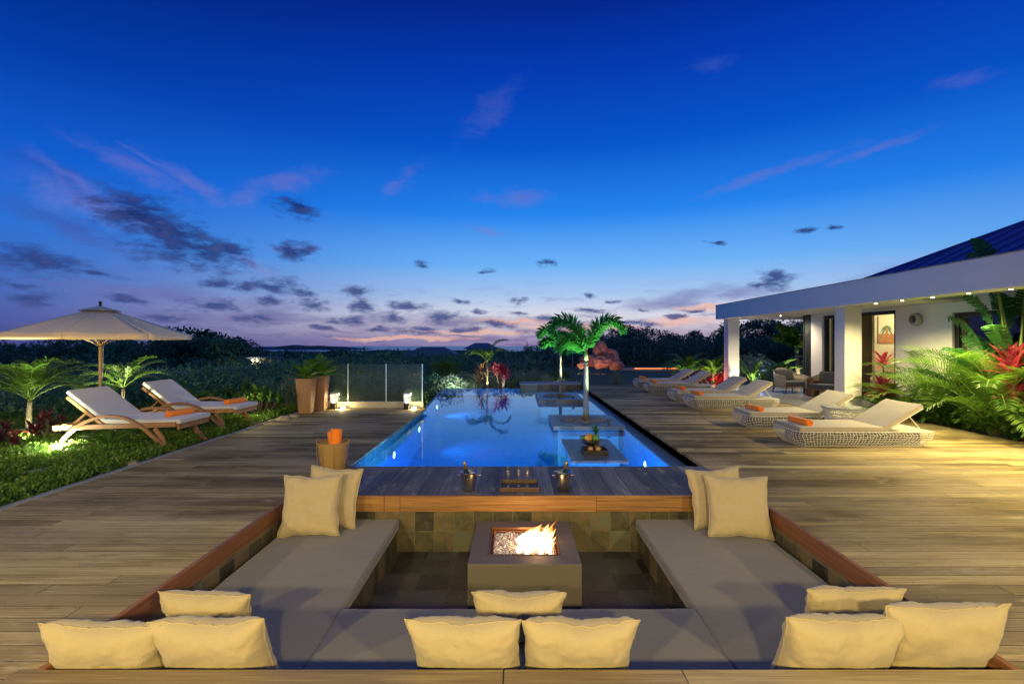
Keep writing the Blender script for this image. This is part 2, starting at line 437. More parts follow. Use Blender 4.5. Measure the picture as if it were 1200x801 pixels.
def frond(mb, o, az, el, L, droop, ll, n=26, lw=.028, around=False, mi=0, stem=.25, smi=None, hang=.5, vee=.5, rr=.012, curl=1.6, sw=0):
    """arching palm frond: rachis and leaflets"""
    p = Vector(o); pts = []; N = 14
    if around: curl = 2.2; stem = .08
    for i in range(N + 1):
        t = i / N; e = el - droop * t ** curl
        a2 = az + sw * t
        dn = Vector((math.cos(a2) * math.cos(e), math.sin(a2) * math.cos(e), math.sin(e)))
        pts.append((p.copy(), dn)); p = p + dn * (L / N)
    mb.tube([q[0] for q in pts], [rr * (1 - .8 * i / N) for i in range(N + 1)], 4, mi if smi is None else smi, cap=False)
    V = []
    for k in range(n):
        t = stem + (1 - stem) * (k + .5) / n; x = t * N; i = min(N - 1, int(x)); fr = x - i
        q = pts[i][0].lerp(pts[i + 1][0], fr); dn = pts[i][1]
        side = dn.cross(Vector((0, 0, 1))).normalized(); upn = side.cross(dn).normalized()
        s = t if t < .5 else t
        env = math.sin(PI * (0.12 + .80 * (t - stem) / (1 - stem))) ** .6
        if around:
            angs = [random.uniform(0, 2 * PI) for _ in range(8)]
        else:
            angs = [vee * random.uniform(.7, 1.3), PI - vee * random.uniform(.7, 1.3)]
        for an in angs:
            l = ll * env * random.uniform(.85, 1.1)
            fw = (.62 + .5 * t) * (.8 if around else 1)
            d1 = (side * math.cos(an) + upn * math.sin(an) + dn * fw).normalized()
            d2 = (d1 + Vector((0, 0, -hang)) + Vector((random.uniform(-.1, .1), random.uniform(-.1, .1), 0))).normalized()
            wv = d1.cross(upn if abs(math.cos(an)) > .3 else side).normalized() * lw * .5
            m_ = q + d1 * l * .5; e_ = m_ + d2 * l * .5
            V.append([q - wv * .4, q + wv * .4, m_ + wv, e_, m_ - wv])
    if V:
        mb.arr(np.array([[tuple(c) for c in it] for it in V]), [(0, 1, 2, 4), (4, 2, 3)], mi)

def paddle(mb, o, az, el, stem_len, L, W, droop=.8, mi=0, smi=1, tears=True, roll=0):
    """banana / traveller's palm leaf on a long stalk"""
    p = Vector(o); N = 8; pts = [p.copy()]
    for i in range(N):
        e = el - droop * .15 * (i / N)
        p = p + Vector((math.cos(az) * math.cos(e), math.sin(az) * math.cos(e), math.sin(e))) * stem_len / N; pts.append(p.copy())
    mb.tube(pts, [.028 - .016 * i / N for i in range(N + 1)], 6, smi, cap=False)
    rows = 26; side0 = Vector((-math.sin(az), math.cos(az), 0)); a = [];
    for i in range(rows + 1):
        t = i / rows; e = el - droop * (.15 + t * t)
        dn = Vector((math.cos(az) * math.cos(e), math.sin(az) * math.cos(e), math.sin(e)))
        side = (Matrix.Rotation(roll, 3, dn) @ side0); upn = side.cross(dn)
        w = W * .5 * (math.sin(PI * min(.985, t * .93 + .06)) ** .55)
        a.append((p.copy(), side, upn, w, dn)); p = p + dn * L / rows
    for i in range(rows):
        for sgn in (-1, 1):
            g = random.random()
            w0, w1 = a[i][3], a[i + 1][3]
            gap = (random.uniform(.25, .6) if (tears and random.random() < .22) else 0)
            dz = random.uniform(-.02, .03)
            q0 = a[i][0]; q1 = a[i + 1][0]
            e0 = q0 + a[i][1] * sgn * w0 + a[i][2] * (w0 * .25 + dz) + a[i][4] * w0 * .25
            e1 = q1 + a[i + 1][1] * sgn * w1 + a[i + 1][2] * (w1 * .25 + dz) + a[i + 1][4] * w1 * .25
            if gap: e1 = e1.lerp(e0, gap)
            mb.add([q0, q1, e1, e0], [(0, 1, 2, 3)], mi)

def palm_tree(name, label, loc, trunk_h, lean=(0, 0), trunk_r=.05, fr=9, L=.9, ll=.28, el=1.0, droop=1.7, leaf='leaf_palm', around=False, n=26, group=None, crownshaft=False, azs=None, lw=.028, multi=False, seed=1, hang=.5, cat='palm'):
    random.seed(seed)
    t = thing(name, label, cat, loc, group=group)
    tr = MB(); N = 7; pts = []; rad = []
    for i in range(N + 1):
        s = i / N; pts.append(Vector((lean[0] * s * s, lean[1] * s * s, trunk_h * s)))
        rad.append(trunk_r * (1.25 - .45 * s) * (1 + (.25 if i == 0 else 0)))
    tr.tube(pts, rad, 10)
    for i in range(1, 18):
        s = i / 18; c = pts[0].lerp(pts[-1], s); c = Vector((lean[0] * s * s, lean[1] * s * s, trunk_h * s))
        r_ = trunk_r * (1.25 - .45 * s) * 1.05
        tr.lathe([(r_, -.006), (r_ * 1.04, 0), (r_, .006)], c, 10)
    tr.build('trunk', M['bark'], t, smooth=True)
    top = pts[-1]
    if crownshaft:
        cs = MB(); cs.tube([top, top + Vector((0, 0, trunk_h * .16))], [trunk_r * .95, trunk_r * .5], 10)
        cs.build('crownshaft', M['stem'], t, smooth=True); top = top + Vector((0, 0, trunk_h * .13))
    cr = MB()
    for k in range(fr):
        if azs: az, e0, l0, dr = azs[k]
        else:
            az = k * 2.399 + random.uniform(-.25, .25); s = k / fr
            e0 = el - .9 * s + random.uniform(-.1, .1); l0 = L * random.uniform(.85, 1.1); dr = droop * random.uniform(.85, 1.15)
        frond(cr, top, az, e0, l0, dr, ll, n=n, lw=lw, around=around, smi=1, hang=hang, rr=.010)
    if around or fr < 6:
        cr.tube([top, top + Vector((0, 0, L * .42))], [.008, .002], 5, 1)
    cr.build('crown', [M[leaf], M['stem']], t)
    return t

def bush(name, label, loc, rx, ry, h, leaf, size=.06, n=26, per=70, cat='bush', group=None, wid=.5, seed=0, up=.4):
    random.seed(seed)
    t = thing(name, label, cat, loc, group=group)
    st = MB(); cs = []; rs = []
    for i in range(n):
        a = random.uniform(0, 2 * PI); r = math.sqrt(random.random()); z = random.uniform(.12, .95)
        k = math.sqrt(max(.05, 1 - (z - .3) ** 2 * 1.5))
        c = (rx * r * math.cos(a) * k, ry * r * math.sin(a) * k, h * z * random.uniform(.75, 1.05))
        cs.append(c); rs.append(h * random.uniform(.13, .26))
        if i % 2 == 0: st.tube([(c[0] * .15, c[1] * .15, 0), (c[0] * .6, c[1] * .6, c[2] * .6), c], [.014, .009, .004], 4)
    st.build('stem', M['bark_dark'], t)
    cr = MB(); clumps(cr, cs, rs, per, size, wid=wid, up=up); cr.build('foliage', M[leaf], t)
    return t

def whorl_bush(name, label, loc, rx, ry, h, leaf, heads=26, L=.13, w=.05, cat='shrub', group=None, seed=0, per=11):
    """shrub whose stems each end in a whorl of paddle leaves"""
    random.seed(seed)
    t = thing(name, label, cat, loc, group=group); st = MB(); cr = MB()
    for i in range(heads):
        a = random.uniform(0, 2 * PI); r = math.sqrt(random.random())
        z = h * (.45 + .55 * (1 - r * .7) * random.uniform(.7, 1))
        c = Vector((rx * r * math.cos(a), ry * r * math.sin(a), z))
        st.tube([(c.x * .2, c.y * .2, 0), (c.x * .7, c.y * .7, z * .6), c], [.012, .009, .006], 4)
        for k in range(per):
            s = k / per
            strap(cr, c - Vector((0, 0, .08 * s)), k * 2.4 + a, 1.25 - 1.1 * s, L * random.uniform(.8, 1.15), w, .5, 3)
    st.build('stem', M['bark_dark'], t); cr.build('foliage', M[leaf], t)
    return t

def rosette(name, label, loc, stem_h, n, L, w, leaf, cat='plant', droop=1.2, el=1.35, seed=0, heads=1, spread=0.0, group=None, sm='bark'):
    random.seed(seed)
    t = thing(name, label, cat, loc, group=group); st = MB(); cr = MB()
    for hh in range(heads):
        a0 = random.uniform(0, 6.28); dx, dy = spread * math.cos(a0) * random.random(), spread * math.sin(a0) * random.random()
        hz = stem_h * (1 if hh == 0 else random.uniform(.45, 1.0))
        if stem_h > .02: st.tube([(dx * .3, dy * .3, 0), (dx, dy, hz)], [.02, .014], 6)
        for k in range(n):
            s = k / n
            strap(cr, (dx, dy, hz - s * .12), k * 2.399 + a0, el - 1.3 * s, L * random.uniform(.75, 1.1), w * random.uniform(.8, 1.1), droop * random.uniform(.6, 1.3), 6)
    if st.v: st.build('stem', M[sm], t)
    cr.build('foliage', M[leaf], t)
    return t

def blob(mb, c, r, seed, sub=2, amp=.25, sq=(1, 1, 1), mi=0):
    bm = bmesh.new(); bmesh.ops.create_icosphere(bm, subdivisions=sub, radius=1)
    vs = []
    for v in bm.verts:
        k = 1 + amp * noise.noise(v.co * 1.3 + Vector((seed, seed * 2.1, 0))) + amp * .4 * noise.noise(v.co * 3.1 + Vector((seed, 0, 4)))
        q = v.co * k * r; vs.append((c[0] + q.x * sq[0], c[1] + q.y * sq[1], c[2] + q.z * sq[2]))
    fs = [tuple(v.index for v in f.verts) for f in bm.faces]; bm.free(); mb.add(vs, fs, mi)
# ================================================================== camera, render
cam = bpy.data.cameras.new('camera'); cam.lens = 36 * F / 1200; cam.sensor_width = 36; cam.clip_end = 9000; cam.clip_start = .05
cam.shift_x = -(VX - 600) / 1200; cam.shift_y = -.0004
co = bpy.data.objects.new('camera', cam); C.objects.link(co); co.location = (0, 0, H); co.rotation_euler = (R(90), 0, 0)
sc = bpy.context.scene; sc.camera = co
sc.render.engine = 'CYCLES'
sc.cycles.use_denoising = True
sc.cycles.max_bounces = 8; sc.cycles.diffuse_bounces = 3; sc.cycles.glossy_bounces = 4; sc.cycles.transmission_bounces = 4; sc.cycles.transparent_max_bounces = 12
sc.cycles.caustics_reflective = False; sc.cycles.caustics_refractive = False
sc.cycles.sample_clamp_indirect = 4
sc.view_settings.view_transform = 'Standard'; sc.view_settings.look = 'None'; sc.view_settings.exposure = 0; sc.view_settings.gamma = 1
sc.view_settings.use_curve_mapping = False

# ================================================================== sky
world = bpy.data.worlds.new('World'); sc.world = world; world.use_nodes = True
world.node_tree.nodes.clear(); g = NT(world.node_tree)
dirv = g.v('NORMALIZE', g.node('ShaderNodeTexCoord').outputs['Generated'])
sx, sy, sz = g.sep(dirv)[0], g.sep(dirv)[1], g.sep(dirv)[2]
az = g.m('ARCTAN2', sx, sy); el = g.m('ARCSINE', sz)
def azel(px, py):
    v = Vector((px - VX, F, VY - py)).normalized(); return math.atan2(v.x, v.y), math.asin(v.z)
def E(py): return azel(700, py)[1] / (PI / 2)
elp = g.m('MAXIMUM', g.m('DIVIDE', el, PI / 2), 0.0)
zen = (.17, .29, .48)
mid = g.ramp(elp, [(0.0, s2l((150, 138, 178))), (E(388), s2l((196, 184, 200))), (E(368), s2l((216, 218, 232))), (E(345), s2l((168, 198, 238))), (E(310), s2l((108, 178, 246))),
                   (E(250), s2l((34, 132, 238))), (E(170), s2l((2, 84, 204))), (E(80), s2l((0, 58, 176))), (E(0), s2l((0, 38, 142))), (.62, (.06, .11, .34)), (.85, zen)])
lef = g.ramp(elp, [(0.0, s2l((62, 72, 138))), (E(375), s2l((72, 92, 168))), (E(345), s2l((62, 106, 190))), (E(300), s2l((38, 110, 212))), (E(240), s2l((12, 90, 204))),
                   (E(150), s2l((0, 58, 164))), (E(60), s2l((0, 36, 130))), (E(0), s2l((0, 26, 112))), (.62, (.06, .11, .34)), (.85, zen)])
daz = g.m('ABSOLUTE', g.m('SUBTRACT', az, R(13)))
fl = g.smooth(daz, R(8), R(62))
# the left side fades more quickly than the right
lside = g.smooth(az, R(2), R(-52))
fl = g.m('MAXIMUM', g.m('MULTIPLY', fl, .55), lside)
skycol = g.mix(fl, mid, lef)
# clouds in azimuth / elevation
p0 = g.com(az, el, 0.0)
wz = g.node('ShaderNodeTexNoise', noise_dimensions='3D', ins={'Vector': g.v('MULTIPLY', p0, (1, 2.2, 1)), 'Scale': 9.0}); wz.inputs['Detail'].default_value = 5
wz.inputs['Roughness'].default_value = .62
pw = g.v('MULTIPLY_ADD', g.v('SUBTRACT', wz.outputs[1], (.5, .5, .5)), (.085, .040, 0), p0)
n_f = g.noise(g.v('MULTIPLY', p0, (1, 2.4, 1)), 26, 8, .62)
n_m = g.noise(g.v('MULTIPLY', p0, (1, 3.2, 1)), 7, 6, .6, .3)
def field(lst, pv):
    acc = None
    for (px, py, hw, hh, rot) in lst:
        a0, e0 = azel(px, py); a1, _ = azel(px + hw, py); _, e1 = azel(px, py - hh)
        ra, re = abs(a1 - a0), abs(e1 - e0)
        if rot:
            r_ = math.radians(rot)
            d = g.v('SUBTRACT', pv, (a0, e0, 0)); s_ = g.sep(d)
            c, s = math.cos(r_), math.sin(r_)
            d2 = g.com(g.m('DIVIDE', g.m('ADD', g.m('MULTIPLY', s_[0], c), g.m('MULTIPLY', s_[1], s)), ra),
                       g.m('DIVIDE', g.m('SUBTRACT', g.m('MULTIPLY', s_[1], c), g.m('MULTIPLY', s_[0], s)), re), 0.0)
        else:
            d2 = g.v('MULTIPLY_ADD', pv, (1 / ra, 1 / re, 0), (-a0 / ra, -e0 / re, 0))
        f = g.m('SUBTRACT', 1.0, g.v('LENGTH', d2))
        acc = f if acc is None else g.m('MAXIMUM', acc, f)
    return acc
dark = [(165, 254, 56, 32, -10), (200, 270, 60, 24, -8), (222, 290, 86, 28, -4), (272, 292, 34, 17, -10), (44, 306, 72, 18, -8), (118, 323, 42, 6, -3), (40, 353, 40, 8, 0), (256, 330, 20, 9, 0),
        (285, 335, 14, 9, 0), (322, 336, 38, 15, -6), (352, 343, 18, 8, 0), (250, 357, 52, 9, 0), (348, 293, 28, 14, -8), (368, 355, 34, 8, 0), (350, 245, 26, 14, -10), (421, 340, 22, 8, 0),
        (430, 360, 18, 11, 0), (480, 360, 28, 7, 0), (458, 373, 22, 7, 0), (522, 372, 26, 7, 0), (412, 373, 16, 5, 0), (392, 375, 10, 5, 0), (538, 354, 13, 4, 0), (605, 351, 9, 4, 0), (560, 366, 12, 4, 0),
        (905, 324, 28, 15, -4), (888, 330, 12, 6, 0), (688, 344, 9, 4, 0), (612, 352, 8, 4, 0), (841, 287, 11, 4, 0), (945, 272, 13, 5, 0), (972, 270, 10, 5, 0), (640, 308, 12, 4, 0), (570, 315, 10, 4, 0), (500, 308, 12, 5, 0),
        (757, 364, 7, 3, 0), (792, 372, 22, 3, 0), (648, 374, 24, 5, 0), (585, 380, 30, 5, 0), (690, 365, 24, 4, 0), (735, 377, 26, 3.5, 0), (640, 388, 45, 5, 0), (545, 386, 34, 4, 0), (490, 389, 36, 4, 0), (300, 372, 26, 5, 0), (150, 352, 30, 6, 0), (310, 352, 16, 6, 0), (380, 384, 22, 4, 0), (440, 383, 18, 4, 0), (505, 385, 26, 4, 0), (612, 368, 16, 4, 0), (665, 382, 34, 4, 0), (720, 352, 12, 3, 0), (760, 378, 24, 3, 0), (815, 366, 18, 3, 0), (200, 372, 34, 5, 0), (90, 375, 40, 6, 0), (20, 335, 30, 6, 0)]
fd = field(dark, pw)
md = g.smooth(g.m('ADD', g.m('MULTIPLY_ADD', n_f, 3.2, -1.50), fd), -.1, 1.1)
md = g.m('MULTIPLY', md, g.smooth(fd, -.7, .05))
# mauve banks low over the horizon
banks = [(720, 385, 190, 10, 0), (800, 352, 120, 16, 8), (860, 345, 80, 13, 10), (200, 345, 200, 14, -4), (330, 372, 240, 12, 0), (80, 265, 110, 22, -18), (120, 235, 120, 22, -22), (640, 396, 520, 5, 0), (560, 378, 120, 9, 0), (1000, 335, 120, 20, 8)]
fb = field(banks, pw)
mbk = g.m('MULTIPLY', g.smooth(g.m('ADD', g.m('MULTIPLY_ADD', n_m, 2.2, -1.1), fb), .0, 1.1), .68)
mbk = g.m('MULTIPLY', mbk, g.smooth(fb, -.45, .3))
# thin pink cirrus
wisps = [(335, 212, 66, 13, 14), (292, 232, 30, 20, 40), (225, 215, 80, 16, -26), (110, 240, 120, 26, -14), (150, 195, 90, 16, -20), (580, 125, 60, 22, 40), (565, 270, 36, 7, -14), (1130, 92, 40, 12, 0), (1030, 172, 90, 7, 12), (900, 205, 140, 9, 10), (100, 218, 80, 12, -30), (600, 232, 60, 14, 0), (350, 290, 40, 8, 0), (300, 310, 50, 10, -30), (180, 190, 60, 6, -20), (470, 215, 40, 12, 40), (830, 75, 40, 14, 0)]
fw = field(wisps, pw)
n_w = g.noise(g.v('MULTIPLY', p0, (1, 2.0, 1)), 14, 7, .7, .8)
mw_ = g.m('MULTIPLY', g.smooth(g.m('ADD', g.m('MULTIPLY_ADD', n_w, 2.2, -1.0), fw), .0, 1.35), g.smooth(fw, -.8, .5))
gl = g.smooth(g.m('ABSOLUTE', g.m('SUBTRACT', az, R(6))), R(8), R(38))
bankcol = g.ramp(elp, [(0, s2l((96, 84, 140))), (E(380), s2l((104, 98, 152))), (E(350), s2l((104, 108, 172))), (E(300), s2l((62, 86, 168))), (E(230), s2l((46, 74, 165)))])
skycol = g.mix(mbk, skycol, bankcol)
# thin low stratus
n_s = g.noise(g.v('MULTIPLY', pw, (1, 7, 1)), 9, 6, .6)
ms_ = g.m('MULTIPLY', g.m('MULTIPLY', g.smooth(n_s, .50, .66), g.smooth(el, R(8.5), R(1.5))), .55)
skycol = g.mix(ms_, skycol, bankcol)
# warm streak glow breaking between the banks
glow = field([(560, 389, 90, 4, 0), (690, 384, 100, 5, 0), (800, 376, 60, 7, 0), (600, 377, 60, 4, 0), (640, 382, 50, 3, 0), (480, 396, 110, 4, 0), (830, 362, 60, 6, 0)], pw)
mg = g.m('MULTIPLY', g.smooth(g.m('ADD', g.m('MULTIPLY_ADD', n_f, 1.0, -.45), glow), .0, .8), .8)
mg = g.m('MULTIPLY', mg, g.smooth(glow, -.05, .3))
skycol = g.mix(mg, skycol, (*s2l((236, 186, 172)), 1))
wcol = g.ramp(elp, [(0, s2l((160, 140, 185))), (E(300), s2l((124, 130, 200))), (E(220), s2l((104, 112, 196))), (E(90), s2l((48, 82, 178)))])
skycol = g.mix(g.m('MULTIPLY', mw_, .55), skycol, wcol)
dcol = g.ramp(elp, [(0, s2l((70, 74, 128))), (E(370), s2l((54, 74, 134))), (E(330), s2l((38, 62, 128))), (E(280), s2l((20, 42, 104))), (E(240), s2l((22, 44, 112)))])
dcol = g.mix(g.m('MULTIPLY', g.smooth(n_f, .5, .7), .25), dcol, (*s2l((110, 110, 165)), 1))
skycol = g.mix(g.m('MULTIPLY', md, .92), skycol, dcol)
below = g.smooth(el, R(-.2), R(-1.5))
skycol = g.mix(below, skycol, (*s2l((40, 60, 110)), 1))
nish = g.node('ShaderNodeTexSky', sky_type='NISHITA'); nish.sun_disc = False
nish.sun_elevation = R(-2.5); nish.sun_rotation = R(13); nish.altitude = 60
bg1 = g.node('ShaderNodeBackground', ins={'Color': skycol, 'Strength': 1.0})
bg2 = g.node('ShaderNodeBackground', ins={'Color': nish.outputs[0], 'Strength': .012})
add = g.node('ShaderNodeAddShader', ins={0: bg1.outputs[0], 1: bg2.outputs[0]})
world.cycles.sampling_method = 'MANUAL'; world.cycles.sample_map_resolution = 512
wo = g.node('ShaderNodeOutputWorld'); g.l.new(add.outputs[0], wo.inputs[0])

# ================================================================== ground, sea
PX0, PX1, PY0, PY1 = -2.3, 2.43, 2.31, 4.94      # sunken lounge
DX0, DX1 = -4.88, 8.1
def ground_z(x, y):
    n = noise.noise(Vector((x * .03, y * .03, 0))) * min(1, max(0, (y - 30) / 60)) * 3
    n += noise.noise(Vector((x * .008, y * .008, 5))) * min(1, max(0, (y - 60) / 200)) * 7
    n += noise.noise(Vector((x * .5, y * .5, 3))) * .03
    if -4.8 < x < 9.0 and -7 < y < 17.15: return -2.2
    if x > 4 and y < 24: z = -.03
    if y < 12: z = -.03
    elif x > 3.0: z = -.12
    elif x > 1.0: z = -.12 - (3 - x) * .12
    else: z = -.36
    if y < 17.4 and x < -4.8: z = -.03 - max(0, y - 11.5) * .05
    far = max(0, y - 32)
    z -= .05 * far if far < 120 else 6 + (far - 120) * .019
    if x < -9.5:
        k = min(1, (-9.5 - x) / 25); z -= 3.2 * k * (1 if y < 60 else max(0, 1 - (y - 60) / 60))
    if y > 120 and abs(x) < 1e9: z = max(z, -37)
    return z + n * (1 if y > 30 else .4)
xs = sorted(set([-4.85, -4.75, 8.9, 9.05, 1.0, 3.0] + [i * .6 for i in range(-40, 41)] + [i * 6 for i in range(-24, 25)] + [i * 40 for i in range(-25, 26)] + [i * 250 for i in range(-14, 15)]))
ys = sorted(set([-7.1, -6.9, 17.1, 17.2, -20, -12] + [i * .6 for i in range(-12, 60)] + [i * 4 for i in range(8, 40)] + [i * 30 for i in range(5, 30)] + [i * 120 for i in range(7, 16)]))
gm = MB(); gm.v = [(x, y, ground_z(x, y)) for y in ys for x in xs]; nx = len(xs)
for j in range(len(ys) - 1):
    for i in range(nx - 1):
        a = j * nx + i; gm.f.append((a, a + 1, a + nx + 1, a + nx)); gm.mi.append(0)
mt, g = newmat('garden and hillside ground')
w_ = wpos(g); n1 = g.noise(w_, .35, 6); n2 = g.noise(w_, 6, 6, .7)
cg = g.ramp(g.m('MULTIPLY_ADD', n2, .6, g.m('MULTIPLY', n1, .4)), [(.3, (.02, .035, .012)), (.5, (.045, .075, .022)), (.7, (.08, .11, .035))])
yy = g.sep(w_)[1]
cg = g.mix(g.smooth(yy, 34, 60), cg, (.016, .032, .018))
principled(g, Base_Color=cg, Roughness=.95, Normal=bump(g, n2, .9, .05))
struct('ground', gm, mt, smooth=True)

sea = MB(); sea.quad((-9000, 900, -38), (9000, 900, -38), (9000, 4000, -38), (-9000, 4000, -38))
ms, g = newmat('sea at dusk')
nn = g.noise(g.v('MULTIPLY', wpos(g), (.004, .02, 1)), 1, 5)
principled(g, Base_Color=(.02, .07, .16), Roughness=g.m('MULTIPLY_ADD', nn, .3, .15), Specular_IOR_Level=.5)
struct('sea', sea, ms)
hl = MB()
def headland(x0, x1, y, hgt, seed):
    pr = []
    for i in range(41):
        t = i / 40; x = x0 + (x1 - x0) * t
        hh = hgt * (math.sin(PI * t) ** .6) * (.75 + .35 * noise.noise(Vector((t * 6, seed, 0)))) - 38
        pr.append((x, hh))
    for i in range(40):
        (xa, za), (xb, zb) = pr[i], pr[i + 1]
        for (d0, k0, d1, k1) in ((0, 0, 60, .7), (60, .7, 130, 1), (130, 1, 300, 0)):
            hl.quad((xa, y + d0, -38 + (za + 38) * k0), (xb, y + d0, -38 + (zb + 38) * k0), (xb, y + d1, -38 + (zb + 38) * k1), (xa, y + d1, -38 + (za + 38) * k1))
headland(-1400, -760, 2300, 26, 1)
struct('hill', hl, simple('far headland scrub', (.03, .05, .07), .9))

# lawn strip behind the pool
lw = MB()
lw.grid(lambda u, v: (2.6 + u * 14, 17.62 + v * 13.2, -.085 + .02 * noise.noise(Vector((u * 9, v * 9, 0)))), 30, 26)
mt, g = newmat('clipped lawn')
n1 = g.noise(wpos(g), 2.0, 6, .7); n2 = g.noise(wpos(g), 40, 3)
principled(g, Base_Color=g.ramp(g.m('MULTIPLY_ADD', n2, .4, g.m('MULTIPLY', n1, .6)), [(.35, (.04, .065, .03)), (.6, (.085, .11, .05)), (.75, (.13, .14, .07))]), Roughness=.9, Normal=bump(g, n2, .8, .03))
struct('lawn', lw, mt, smooth=True)

# ================================================================== decking
dk = MB(); T = -.04
def slab(x0, x1, y0, y1): dk.box(x0, x1, y0, y1, T, 0)
slab(DX0, PX0 - .035, PY0, PY1 - .0); slab(DX0, -2.135, PY1, 11.42); slab(DX0, DX1, -6, PY0 - .12)
slab(PX1 + .035, DX1, PY0, PY1); slab(2.42, DX1, PY1, 17.45); slab(DX0, PX0 - .035, PY0 - .12, PY0); slab(PX1 + .035, DX1, PY0 - .12, PY0)
struct('deck', dk, M['deck'])
fd_ = MB(); fd_.box(-2.131, 2.416, PY1 + .004, 6.09, -.06, 0)
struct('bridge_deck', fd_, M['bridge'])
kb = MB(); kb.box(-4.99, DX0 - .004, -6, 11.42, -.3, .006)
struct('kerb', kb, M['kerb'], bevel=.01)
dskirt = MB(); dskirt.box(DX0, -2.3, 11.425, 11.47, -.6, -.01); dskirt.box(2.6, 9.0, 17.455, 17.5, -.6, -.01)
struct('deck_skirt', dskirt, M['kerb'])
tr_ = MB(); tr_.box(7.0, 9.9, 11.6, 17.55, -.3, .012); tr_.box(9.91, 13.5, 9.9, 15.1, -.3, .010)
struct('terrace', tr_, M['terrace'])
vd = MB(); vd.box(DX1 + .004, 9.1, -6, 11.3, -.35, -.06)
struct('planting_bed', vd, M['mulch'])
lst = MB(); lst.box(8.104, 9.0, 11.3, 11.598, -.3, .004)
struct('paving_edge', lst, M['kerb'])

# ================================================================== sunken lounge
ZB = -.25; ZF = -.60; IX0, IX1, IY0, IY1 = -1.24, 1.28, 3.27, 4.97
pit = thing('sunken_lounge', 'sunken seating pit lined with slate tile and edged with orange brown boards', 'sunken lounge', (0, 0, 0))
b = MB(); b.box(PX0, PX1, IY1, IY1 + .1, ZF - .1, -.155); b.build('back_wall', M['slate_back'], pit)
for x0, x1 in ((PX0 - .1, PX0 - .004), (PX1 + .004, PX1 + .1)):
    b = MB(); b.box(x0, x1, PY0, IY1, ZF - .1, -.05); b.build('side_wall', M['slate_side'], pit)
b = MB(); b.box(PX0 - .1, PX1 + .1, PY0 - .1, PY0 - .004, ZF - .1, -.05); b.build('front_wall', M['slate_back'], pit)
# benches beneath the cushions
for x0, x1 in ((PX0, IX0), (IX1, PX1)):
    b = MB(); b.box(x0 + .002, x1 - .002, PY0, IY1 - .004, ZF - .05, ZB - .095); b.build('bench', M['slate_side'], pit)
b = MB(); b.box(IX0 + .002, IX1 - .002, PY0, IY0 - .0, ZF - .05, ZB - .096); b.build('bench', M['slate_back'], pit)
# boards
b = MB(); b.box(PX0 + .35 + .01, .82 - 2.42, PY1 - .028, PY1 + .002, -.155, .004)
b = MB(); b.box(PX0, -1.36, PY1 - .03, PY1 + .002, -.158, .004); b.build('edge_board', M['boardx'], pit, bevel=.004)
b = MB(); b.box(-1.356, PX1, PY1 - .034, PY1 + .002, -.158, .005); b.build('edge_board', M['boardx'], pit, bevel=.004)
for x0, x1 in ((PX0 - .032, PX0 + .002), (PX1 - .002, PX1 + .032)):
    b = MB(); b.box(x0, x1, PY0 - .0, PY1 - .036, -.135, .005); b.build('edge_board', M['boardy'], pit, bevel=.004)
for x0, x1 in ((PX0 - .12, -.06), (-.055, PX1 + .12)):
    b = MB(); b.box(x0, x1, PY0 - .118, PY0 + .002, -.04, .006); b.build('edge_board', M['frontboard'], pit, bevel=.005)
pf = MB(); pf.box(IX0 - .002, IX1 + .002, IY0 - .002, IY1 + .002, ZF - .06, ZF)
struct('pit_floor', pf, M['slate_floor'])

def softbox(name, x0, x1, y0, y1, z0, z1, m, parent=None, r=.03, sag=.0, wr=.007, seed=1):
    """upholstered slab: rounded edges, slightly crowned and uneven top"""
    b = MB(); b.box(x0, x1, y0, y1, z0, z1)
    bm = bmesh.new(); me = bpy.data.meshes.new(name); me.from_pydata(b.v, [], b.f); bm.from_mesh(me)
    bmesh.ops.bevel(bm, geom=list(bm.edges), offset=r, segments=4, affect='EDGES', profile=.6)
    L = max(x1 - x0, y1 - y0); 
    for axis, a0, a1 in ((0, x0, x1), (1, y0, y1)):
        k = max(2, int((a1 - a0) / .09))
        for i in range(1, k):
            co_ = [0, 0, 0]; co_[axis] = a0 + (a1 - a0) * i / k; no = [0, 0, 0]; no[axis] = 1
            bmesh.ops.bisect_plane(bm, geom=bm.verts[:] + bm.edges[:] + bm.faces[:], plane_co=co_, plane_no=no)
    for v in bm.verts:
        if v.co.z > (z0 + z1) / 2:
            e = min(v.co.x - x0, x1 - v.co.x, v.co.y - y0, y1 - v.co.y)
            v.co.z += sag * min(1, e / .25) + wr * noise.noise(Vector((v.co.x * 4 + seed, v.co.y * 4, seed)))
    bm.to_mesh(me); bm.free(); me.materials.append(m); me.polygons.foreach_set('use_smooth', [True] * len(me.polygons))
    o = bpy.data.objects.new(name, me); C.objects.link(o)
    if parent: o.parent = parent
    return o
def piping(mb, x0, x1, y0, y1, z, r=.006):
    c = .03
    mb.tube([(x0 + c, y0, z), (x1 - c, y0, z), (x1, y0 + c, z), (x1, y1 - c, z), (x1 - c, y1, z), (x0 + c, y1, z), (x0, y1 - c, z), (x0, y0 + c, z)], r, 6, closed=True)
seats = [('taupe bench mattress along the left side of the sunken lounge', PX0 + .03, IX0 + .03, PY0 + .03, IY1 - .015),
         ('taupe bench mattress along the right side of the sunken lounge', IX1 - .03, PX1 - .03, PY0 + .03, IY1 - .015),
         ('taupe bench mattress across the near end, between the two long mattresses', IX0 + .036, IX1 - .036, PY0 + .03, IY0 + .03)]
